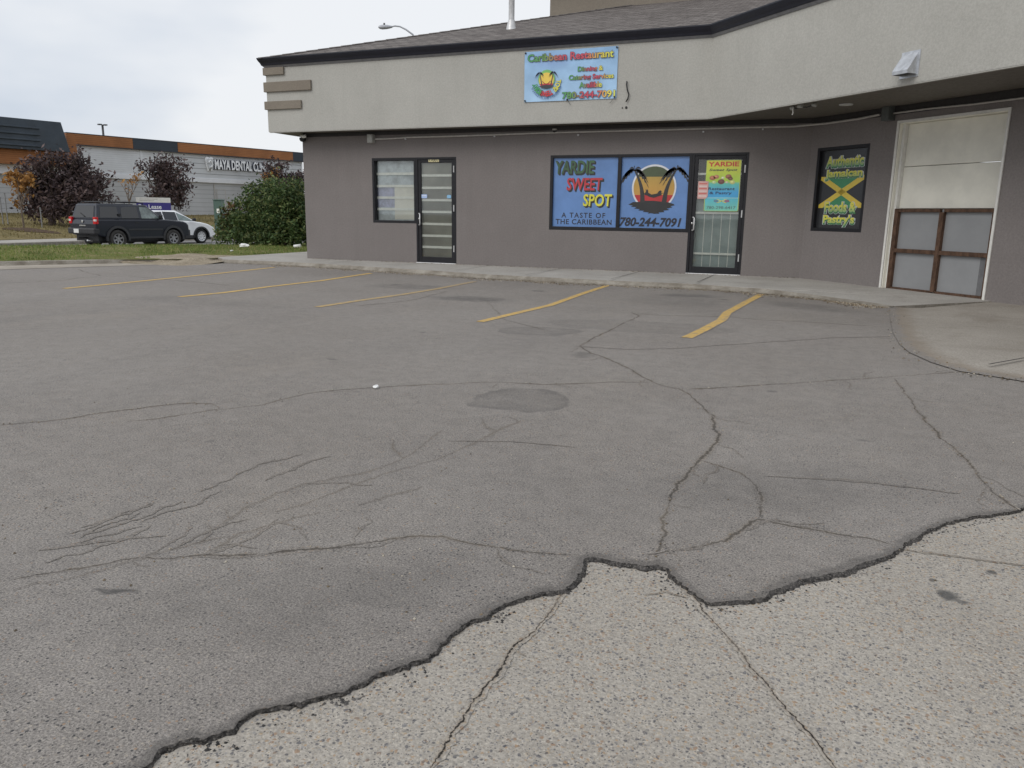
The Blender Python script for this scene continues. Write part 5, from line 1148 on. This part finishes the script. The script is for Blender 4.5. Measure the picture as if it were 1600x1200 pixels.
# ------------------------------------------------------------------ vehicles
def arch(cx, cz, r, a0, a1, n=12): return [(cx+r*math.cos(R(a0+(a1-a0)*i/n)), cz+r*math.sin(R(a0+(a1-a0)*i/n))) for i in range(n+1)]
def wheel(car, x, y, r, w, tyre, rim, spokes=6, rr_=.62):
    s = 1 if y > 0 else -1; t = bpy.data.objects.new('wheel', None); COL.objects.link(t); t.parent = car; t.location = (x, y, r); t.empty_display_size = .1
    m_ = MB(); m_.lathe((0, 0, 0), (0, s, 0), [(-w/2, r*.6), (-w/2, r*.92), (-w*.4, r*.985), (-w*.2, r), (w*.2, r), (w*.4, r*.985), (w/2, r*.92), (w/2, r*rr_+.02), (w*.42, r*rr_)], tyre, 28); m_.obj('tyre', t, smooth=True)
    m_ = MB(); m_.lathe((0, 0, 0), (0, s, 0), [(w*.43, r*rr_), (w*.47, r*rr_-.01), (w*.43, r*rr_-.035), (w*.1, r*rr_-.05), (w*.08, 0)], 'tyreblack', 28)
    m_.lathe((0, 0, 0), (0, s, 0), [(w*.425, r*rr_+.004), (w*.5, r*rr_-.004), (w*.46, r*rr_-.04)], rim, 28)
    for k in range(spokes):
        a = 2*math.pi*k/spokes+.3; d = Vector((math.cos(a), 0, math.sin(a))); e = Vector((-math.sin(a), 0, math.cos(a))); n_ = Vector((0, s, 0)); R0, R1 = .03, r*rr_-.012
        m_.hexa([d*R0-e*.045+n_*w*.3, d*R1-e*.032+n_*w*.34, d*R0+e*.045+n_*w*.3, d*R1+e*.032+n_*w*.34, d*R0-e*.04+n_*w*.42, d*R1-e*.026+n_*w*.47, d*R0+e*.04+n_*w*.42, d*R1+e*.026+n_*w*.47], rim)
    m_.lathe((0, 0, 0), (0, s, 0), [(w*.3, .07), (w*.45, .06), (w*.46, 0)], rim, 16); m_.obj('rim', t)
def shell(prof, w, mat, bev=.06):
    m_ = MB(); m_.prism([(x, -w, z) for x, z in prof], (0, 2*w, 0), mat); return m_
def house(b, t, zb, zt, wb, wt, mat):
    "greenhouse: belt rectangle to roof rectangle with tumblehome"
    m_ = MB(); m_.hexa([(b[0], -wb, zb), (b[1], -wb, zb), (b[0], wb, zb), (b[1], wb, zb), (t[0], -wt, zt), (t[1], -wt, zt), (t[0], wt, zt), (t[1], wt, zt)], mat); return m_
def side_glass(m_, pts, zb, zt, wb, wt, s, mat, out=.006):
    V = [(x, s*(wb+(wt-wb)*(z-zb)/(zt-zb)+out), z) for x, z in pts]; m_.add(V, [tuple(range(len(V)))], mat)
def flare(car, cx, r, rad, y, mat, wdt=.09, a0=-8, a1=188):
    for s in (-1, 1):
        m_ = MB(); o = arch(cx, r, rad+wdt, a0, a1, 16); i = arch(cx, r, rad-.005, a0, a1, 16); V = []
        for (ox, oz), (ix, iz) in zip(o, i): V += [(ox, s*(y-.01), oz), (ox, s*(y+.035), oz), (ix, s*(y+.045), iz), (ix, s*(y-.1), iz)]
        m_.add(V, [(4*k+a, 4*k+b, 4*k+4+b, 4*k+4+a) for k in range(16) for a, b in ((0, 1), (1, 2), (2, 3))], mat); m_.obj('wheel_arch', car, recalc=True)
# black SUV
pos = Vector((-27.9, 25.5, road_z(-27.9)))
car = thing('black_suv', 'boxy black sport utility car with roof rack and white plate driving on the street', 'car', pos, R(83), 'cars passing on the street'); wr = .375
prof = [(-2.2, .56), (-2.25, .74), (-2.25, .98), (-2.2, 1.17), (.9, 1.17), (1.15, 1.155), (1.9, 1.09), (2.06, 1.03), (2.15, .93), (2.18, .62), (2.12, .46), (1.85, .42)] + arch(1.32, wr, .45, 8, 172) + [(.8, .4), (-.85, .4)] + arch(-1.33, wr, .45, 8, 172) + [(-1.9, .47)]
shell(prof, .87, 'carblack').obj('body', car, bevel=.055, seg=3)
m_ = MB(); m_.box(WORLD, -2.1, 2.1, -.72, .72, .3, .6, 'black'); m_.box(WORLD, -1.9, 1.9, -.5, .5, .22, .35, 'cartrim'); m_.obj('underbody', car)
zb, zt, wb, wt = 1.165, 1.77, .85, .69
house((-2.19, .92), (-2.02, .18), zb, zt, wb, wt, 'carblack').obj('cabin', car, bevel=.05, seg=3)
hs = MB(); hs.box(WORLD, -1.98, -.35, -.62, .62, 1.765, 1.80, 'carblack'); hs.obj('roof_step', car, bevel=.02)
for s in (-1, 1):
    m_ = MB(); side_glass(m_, [(-2.03, 1.24), (-1.2, 1.24), (-1.2, 1.67), (-1.93, 1.67)], zb, zt, wb, wt, s, 'carglass'); m_.obj('side_window', car, recalc=False)
    m_ = MB(); side_glass(m_, [(-1.08, 1.22), (-.28, 1.22), (-.28, 1.68), (-.72, 1.68), (-1.02, 1.64)], zb, zt, wb, wt, s, 'carglass'); m_.obj('side_window', car, recalc=False)
    m_ = MB(); side_glass(m_, [(-.16, 1.21), (.72, 1.21), (.22, 1.66), (-.16, 1.68)], zb, zt, wb, wt, s, 'carglasslight'); m_.obj('side_window', car, recalc=False)
    m_ = MB(); m_.box(WORLD, .62, .72, *sorted((s*.9, s*1.05)), 1.2, 1.36, 'black'); m_.box(WORLD, .66, .7, *sorted((s*.82, s*.9)), 1.22, 1.27, 'black'); m_.obj('mirror', car, bevel=.025)
    m_ = MB(); m_.box(WORLD, -2.262, -2.13, *sorted((s*.7, s*.882)), .98, 1.26, 'red'); m_.box(WORLD, -2.268, -2.2, *sorted((s*.74, s*.888)), 1.08, 1.17, 'lens'); m_.obj('tail_lamp', car, bevel=.02)
    m_ = MB(); m_.box(WORLD, -.83, .8, *sorted((s*.868, s*.885)), .72, .79, 'cartrim'); m_.box(WORLD, -.83, .8, *sorted((s*.85, s*.9)), .38, .46, 'cartrim'); m_.obj('side_moulding', car, bevel=.01)
    m_ = MB(); m_.box(WORLD, -.5, -.34, *sorted((s*.868, s*.89)), 1.02, 1.05, 'black'); m_.obj('door_handle', car); m_ = MB(); m_.box(WORLD, -1.22, -1.12, *sorted((s*.83, s*.86)), 1.3, 1.4, 'black'); m_.obj('door_handle', car)
    m_ = MB(); m_.tube([(-1.85, s*.6, 1.8), (-1.8, s*.6, 1.87), (-.2, s*.6, 1.875), (.1, s*.6, 1.85), (.14, s*.6, 1.76)], .022, 'cartrim', 8); m_.obj('roof_rail', car, smooth=True)
    m_ = MB(); m_.box(WORLD, 1.98, 2.165, *sorted((s*.55, s*.84)), .82, .98, 'lens'); m_.obj('headlight', car, bevel=.03)
    for x in (1.32, -1.33): wheel(car, x, s*.77, wr, .25, 'tyre', 'rim', 6)
for x in (-1.7, -.6, .0): 
    m_ = MB(); m_.tube([(x, -.6, 1.86), (x, .6, 1.86)], .02, 'cartrim', 8); m_.obj('roof_bar', car, smooth=True)
m_ = MB(); m_.add([(-2.187, -.66, 1.24), (-2.187, .66, 1.24), (-2.052, .56, 1.70), (-2.052, -.56, 1.70)], [(0, 1, 2, 3)], 'carglass'); m_.tube([(-2.2, -.1, 1.27), (-2.14, .25, 1.42)], .015, 'black', 6); m_.obj('rear_window', car, recalc=False)
m_ = MB(); m_.add([(.885, -.72, 1.2), (.885, .72, 1.2), (.225, .6, 1.72), (.225, -.6, 1.72)], [(0, 1, 2, 3)], 'carglass'); m_.obj('windscreen', car, recalc=False)
m_ = MB(); m_.box(WORLD, -2.36, -2.1, -.88, .88, .58, .82, 'cartrim'); m_.obj('rear_bumper', car, bevel=.05)
m_ = MB(); m_.box(WORLD, -2.375, -2.36, .12, .44, .62, .78, 'plate'); m_.obj('licence_plate', car, bevel=.003)
m_ = MB(); m_.lathe((-2.25, .0, 1.08), (-1, 0, 0), [(0, .06), (.015, .055), (.016, 0)], 'chrome', 14); m_.box(WORLD, -2.262, -2.25, -.2, .2, .9, .94, 'chrome'); m_.obj('badge', car)
m_ = MB(); m_.box(WORLD, 1.98, 2.25, -.86, .86, .46, .74, 'cartrim'); m_.obj('front_bumper', car, bevel=.06)
flare(car, 1.32, wr, .45, .875, 'cartrim'); flare(car, -1.33, wr, .45, .875, 'cartrim')
m_ = MB(); m_.tube([(-2.2, -.45, .32), (-2.42, -.47, .34)], .035, 'chrome', 10); m_.obj('exhaust_pipe', car); m_ = MB(); m_.tube([(-2.1, 0, .42), (-2.5, 0, .42)], .03, 'black', 8); m_.obj('tow_hitch', car)
# white crossover in the next lane
pos = Vector((-29.9, 29.2, road_z(-29.4)))
car = thing('white_crossover', 'white crossover car with black wheel arches half hidden behind the black one', 'car', pos, R(83), 'cars passing on the street'); wr = .345
prof = [(-2.2, .5), (-2.28, .75), (-2.25, 1.05), (-2.1, 1.13), (.8, 1.08), (1.0, 1.07), (1.45, 1.02), (1.85, .93), (2.12, .8), (2.26, .62), (2.28, .45), (2.15, .3), (1.83, .27)] + arch(1.38, wr, .41, 6, 174) + [(.9, .27), (-.9, .27)] + arch(-1.36, wr, .41, 6, 174) + [(-1.9, .32)]
shell(prof, .89, 'carwhite').obj('body', car, bevel=.09, seg=4)
zb, zt, wb, wt = 1.05, 1.57, .86, .64
house((-2.1, 1.18), (-1.75, .2), zb, zt, wb, wt, 'carwhite').obj('cabin', car, bevel=.1, seg=4)
for s in (-1, 1):
    m_ = MB(); side_glass(m_, [(-.6, 1.12), (.12, 1.11), (.1, 1.50), (-.6, 1.52)], zb, zt, wb, wt, s, 'carglass'); m_.obj('side_window', car, recalc=False)
    m_ = MB(); side_glass(m_, [(.16, 1.12), (.95, 1.1), (.62, 1.28), (.14, 1.48)], zb, zt, wb, wt, s, 'carglasslight'); m_.obj('side_window', car, recalc=False)
    m_ = MB(); side_glass(m_, [(-1.85, 1.16), (-.66, 1.12), (-.66, 1.51), (-1.6, 1.47)], zb, zt, wb, wt, s, 'carglass'); m_.obj('side_window', car, recalc=False)
    m_ = MB(); m_.box(WORLD, .85, .98, *sorted((s*.92, s*1.08)), 1.08, 1.22, 'black'); m_.obj('mirror', car, bevel=.03)
    m_ = MB(); m_.box(WORLD, -.92, .94, *sorted((s*.86, s*.9)), .25, .42, 'cartrim'); m_.obj('sill_cladding', car, bevel=.02)
    m_ = MB(); m_.box(WORLD, 1.98, 2.2, *sorted((s*.6, s*.86)), .68, .79, 'lens'); m_.obj('headlight', car, bevel=.03)
    m_ = MB(); m_.box(WORLD, -2.3, -2.15, *sorted((s*.6, s*.88)), .85, 1.02, 'red'); m_.obj('tail_lamp', car, bevel=.03)
    for x in (1.38, -1.36): wheel(car, x, s*.79, wr, .23, 'tyreblack', 'rimbright', 10, .68)
m_ = MB(); m_.add([(1.12, -.72, 1.09), (1.12, .72, 1.09), (.27, .55, 1.54), (.27, -.55, 1.54)], [(0, 1, 2, 3)], 'carglass'); m_.obj('windscreen', car, recalc=False)
m_ = MB(); m_.box(WORLD, 2.1, 2.3, -.7, .7, .28, .55, 'black'); m_.obj('grille', car, bevel=.04)
m_ = MB(); m_.box(WORLD, -2.1, 2.1, -.7, .7, .2, .5, 'black'); m_.obj('underbody', car)
flare(car, 1.38, wr, .41, .89, 'black', .07); flare(car, -1.36, wr, .41, .89, 'black', .07)
# dark pickup mostly behind the bush
dd = ray(326, 372); t = 1.0; pk = None
for i in range(600):
    q = CAM+dd*(25+i*.05)
    if q.z <= road_z(q.x): pk = q; break
pk = Vector((-28.6, 38.6, road_z(-28.6)))
car = thing('pickup_truck', 'dark pickup truck seen from behind, mostly hidden by the green bush', 'pickup', pk, R(83), 'cars passing on the street'); wr = .4
prof = [(-2.75, .6), (-2.8, .8), (-2.78, 1.28), (.0, 1.28), (1.4, 1.25), (2.5, 1.18), (2.75, 1.05), (2.8, .6), (2.5, .45)] + arch(1.75, wr, .5, 8, 172) + [(1.1, .45), (-1.1, .45)] + arch(-1.75, wr, .5, 8, 172) + [(-2.4, .5)]
shell(prof, .98, 'carblack').obj('body', car, bevel=.06, seg=3)
house((-.6, 1.4), (-.45, .75), 1.27, 1.85, .93, .75, 'carblack').obj('cabin', car, bevel=.07, seg=3)
m_ = MB(); m_.box(WORLD, -2.76, -.65, -.95, .95, 1.285, 1.36, 'black'); m_.obj('bed_cover', car, bevel=.02)
m_ = MB(); m_.box(WORLD, -2.95, -2.7, -.97, .97, .55, .78, 'cartrim'); m_.obj('rear_bumper', car, bevel=.04)
m_ = MB(); m_.add([(-.59, -.7, 1.4), (-.59, .7, 1.4), (-.48, .6, 1.78), (-.48, -.6, 1.78)], [(0, 1, 2, 3)], 'carglass'); m_.obj('rear_window', car, recalc=False)
for s in (-1, 1):
    m_ = MB(); m_.box(WORLD, -2.82, -2.7, *sorted((s*.78, s*.985)), .85, 1.22, 'red'); m_.obj('tail_lamp', car, bevel=.02)
    m_ = MB(); side_glass(m_, [(-.4, 1.36), (1.1, 1.36), (.7, 1.76), (-.35, 1.78)], 1.27, 1.85, .93, .75, s, 'carglass'); m_.obj('side_window', car, recalc=False)
    for x in (1.75, -1.75): wheel(car, x, s*.83, wr, .27, 'tyreblack', 'rim', 6)

# ------------------------------------------------------------------ sign, box, posts on the far side
p = bank_hit(240, 346); dS = dist_of(p)*.86; tl, tr, bl_, br_ = dep(212, 308, dS), dep(266, 309, dS*1.02), dep(212, 330, dS), dep(266, 330, dS*1.02)
bx = (tr-tl); bx.z = 0; wS = bx.length; fr = Frame((0, 0, 0), bx, Vector((bx.y, -bx.x, 0)))
g0 = Vector((tl.x, tl.y, bank_z(tl.x, tl.y))); sg = thing('lease_sign', 'white and indigo For Lease board on posts behind the passing cars', 'sign', g0); zt_ = tl.z-g0.z; hh = (tl.z-bl_.z)
m_ = MB(); m_.box(fr, 0, wS, -.05, .0, zt_-hh*.36, zt_, 'white'); m_.box(fr, 0, wS, -.05, .002, zt_-hh*1.25, zt_-hh*.361, 'purplepaint'); m_.obj('board', sg)
m_ = MB(); letters(fr, 'For Lease', wS*.06, wS*.72, zt_-hh*.83, zt_-hh*.5, .004, .006, m_, 'letter', 'letter', .01); m_.obj('lettering', sg, recalc=False)
m_ = MB()
for k in range(2): m_.box(fr, wS*.1, wS*(.62-.1*k), .0005, .003, zt_-hh*(.14+.11*k), zt_-hh*(.1+.11*k), 'conduit')
m_.obj('small_print', sg)
for x in (.12, wS-.12): m_ = MB(); m_.box(fr, x-.05, x+.05, -.16, -.051, -.2, zt_-.05, 'white'); m_.obj('post', sg)
p = bank_hit(341, 345); d_ = dist_of(p)*.8; q = dep(340, 330, d_); gz = bank_z(q.x, q.y) if q.x < XR1-2 else -.3; q.z = gz
tb = thing('utility_box', 'green utility cabinet with a pale sticker left of the bush', 'utility box', q); zt_ = dep(340, 313, d_).z-gz; hw = (dep(346, 320, d_)-dep(334, 320, d_)).length/2; fr = Frame((0, 0, 0), rt0, -vf)
m_ = MB(); m_.box(fr, -hw, hw, -.6, 0, -.2, zt_, 'greenbox'); m_.box(fr, -hw-.04, hw+.04, -.64, .04, zt_, zt_+.06, 'greenbox'); m_.obj('cabinet', tb, bevel=.015)
m_ = MB(); m_.box(fr, -.05, .17, .002, .008, zt_*.62, zt_*.62+.26, 'slat'); m_.obj('sticker', tb)
for u, v0, v1, lab in ((13, 304, 352, 'thin grey metal post at the far left beside the orange sapling'), (66, 326, 356, 'thin grey metal post just right of the orange sapling'), (5, 310, 350, 'faint grey metal post nearest the left edge of the bank')):
    p = bank_hit(u, v1); m_ = MB(); h = (v1-v0)/F*dist_of(p); m_.tube([p+Vector((0, 0, -.1)), p+Vector((0, 0, h))], .03, 'postgrey', 8); m_.lathe(p+Vector((0, 0, h)), (0, 0, 1), [(0, .04), (.03, .04), (.05, 0)], 'postgrey', 8); tag(m_.obj('metal_post'), lab, 'post', 'metal posts on the bank')

# ------------------------------------------------------------------ light
SE, SA = R(42), R(205)                         # sun height; direction it comes from, clockwise from +Y
wd_ = bpy.data.worlds.new('World'); sc.world = wd_; wd_.use_nodes = True; nt = wd_.node_tree; bg = nt.nodes['Background']
sky = nt.nodes.new('ShaderNodeTexSky'); sky.sky_type = 'NISHITA'; sky.sun_disc = False; sky.sun_elevation = SE; sky.sun_rotation = SA; sky.air_density = 1.0; sky.dust_density = 3.0
tc = nt.nodes.new('ShaderNodeTexCoord'); mp_ = nt.nodes.new('ShaderNodeMapping'); mp_.inputs['Scale'].default_value = (1.0, 1.0, 2.6); mp_.inputs['Location'].default_value = (.35, .1, .2); nt.links.new(tc.outputs['Generated'], mp_.inputs[0])
n1 = nt.nodes.new('ShaderNodeTexNoise'); n1.inputs['Scale'].default_value = 1.5; n1.inputs['Detail'].default_value = 5; n1.inputs['Roughness'].default_value = .5; nt.links.new(mp_.outputs[0], n1.inputs['Vector'])
cr = nt.nodes.new('ShaderNodeValToRGB'); nt.links.new(n1.outputs['Fac'], cr.inputs[0]); e = cr.color_ramp.elements
e[0].position = .38; e[0].color = (6.3, 7.0, 8.05, 1); e[1].position = .56; e[1].color = (9.3, 9.5, 9.8, 1)
mx = nt.nodes.new('ShaderNodeMix'); mx.data_type = 'RGBA'; mx.inputs[0].default_value = .9
nt.links.new(sky.outputs[0], mx.inputs[6]); nt.links.new(cr.outputs[0], mx.inputs[7]); nt.links.new(mx.outputs[2], bg.inputs[0]); bg.inputs[1].default_value = .1
sl = bpy.data.lights.new('sun', 'SUN'); sl.energy = 1.2; sl.angle = R(35); sl.color = (1, .97, .93); so = bpy.data.objects.new('sun', sl); COL.objects.link(so)
dirv = Vector((math.sin(SA)*math.cos(SE), math.cos(SA)*math.cos(SE), math.sin(SE))); so.rotation_euler = dirv.to_track_quat('Z', 'Y').to_euler()
vs = sc.view_settings; vs.view_transform = 'Standard'; vs.look = 'None'; vs.exposure = 0; vs.gamma = 1; vs.use_curve_mapping = False
sc.cycles.max_bounces = 8; sc.cycles.transparent_max_bounces = 12
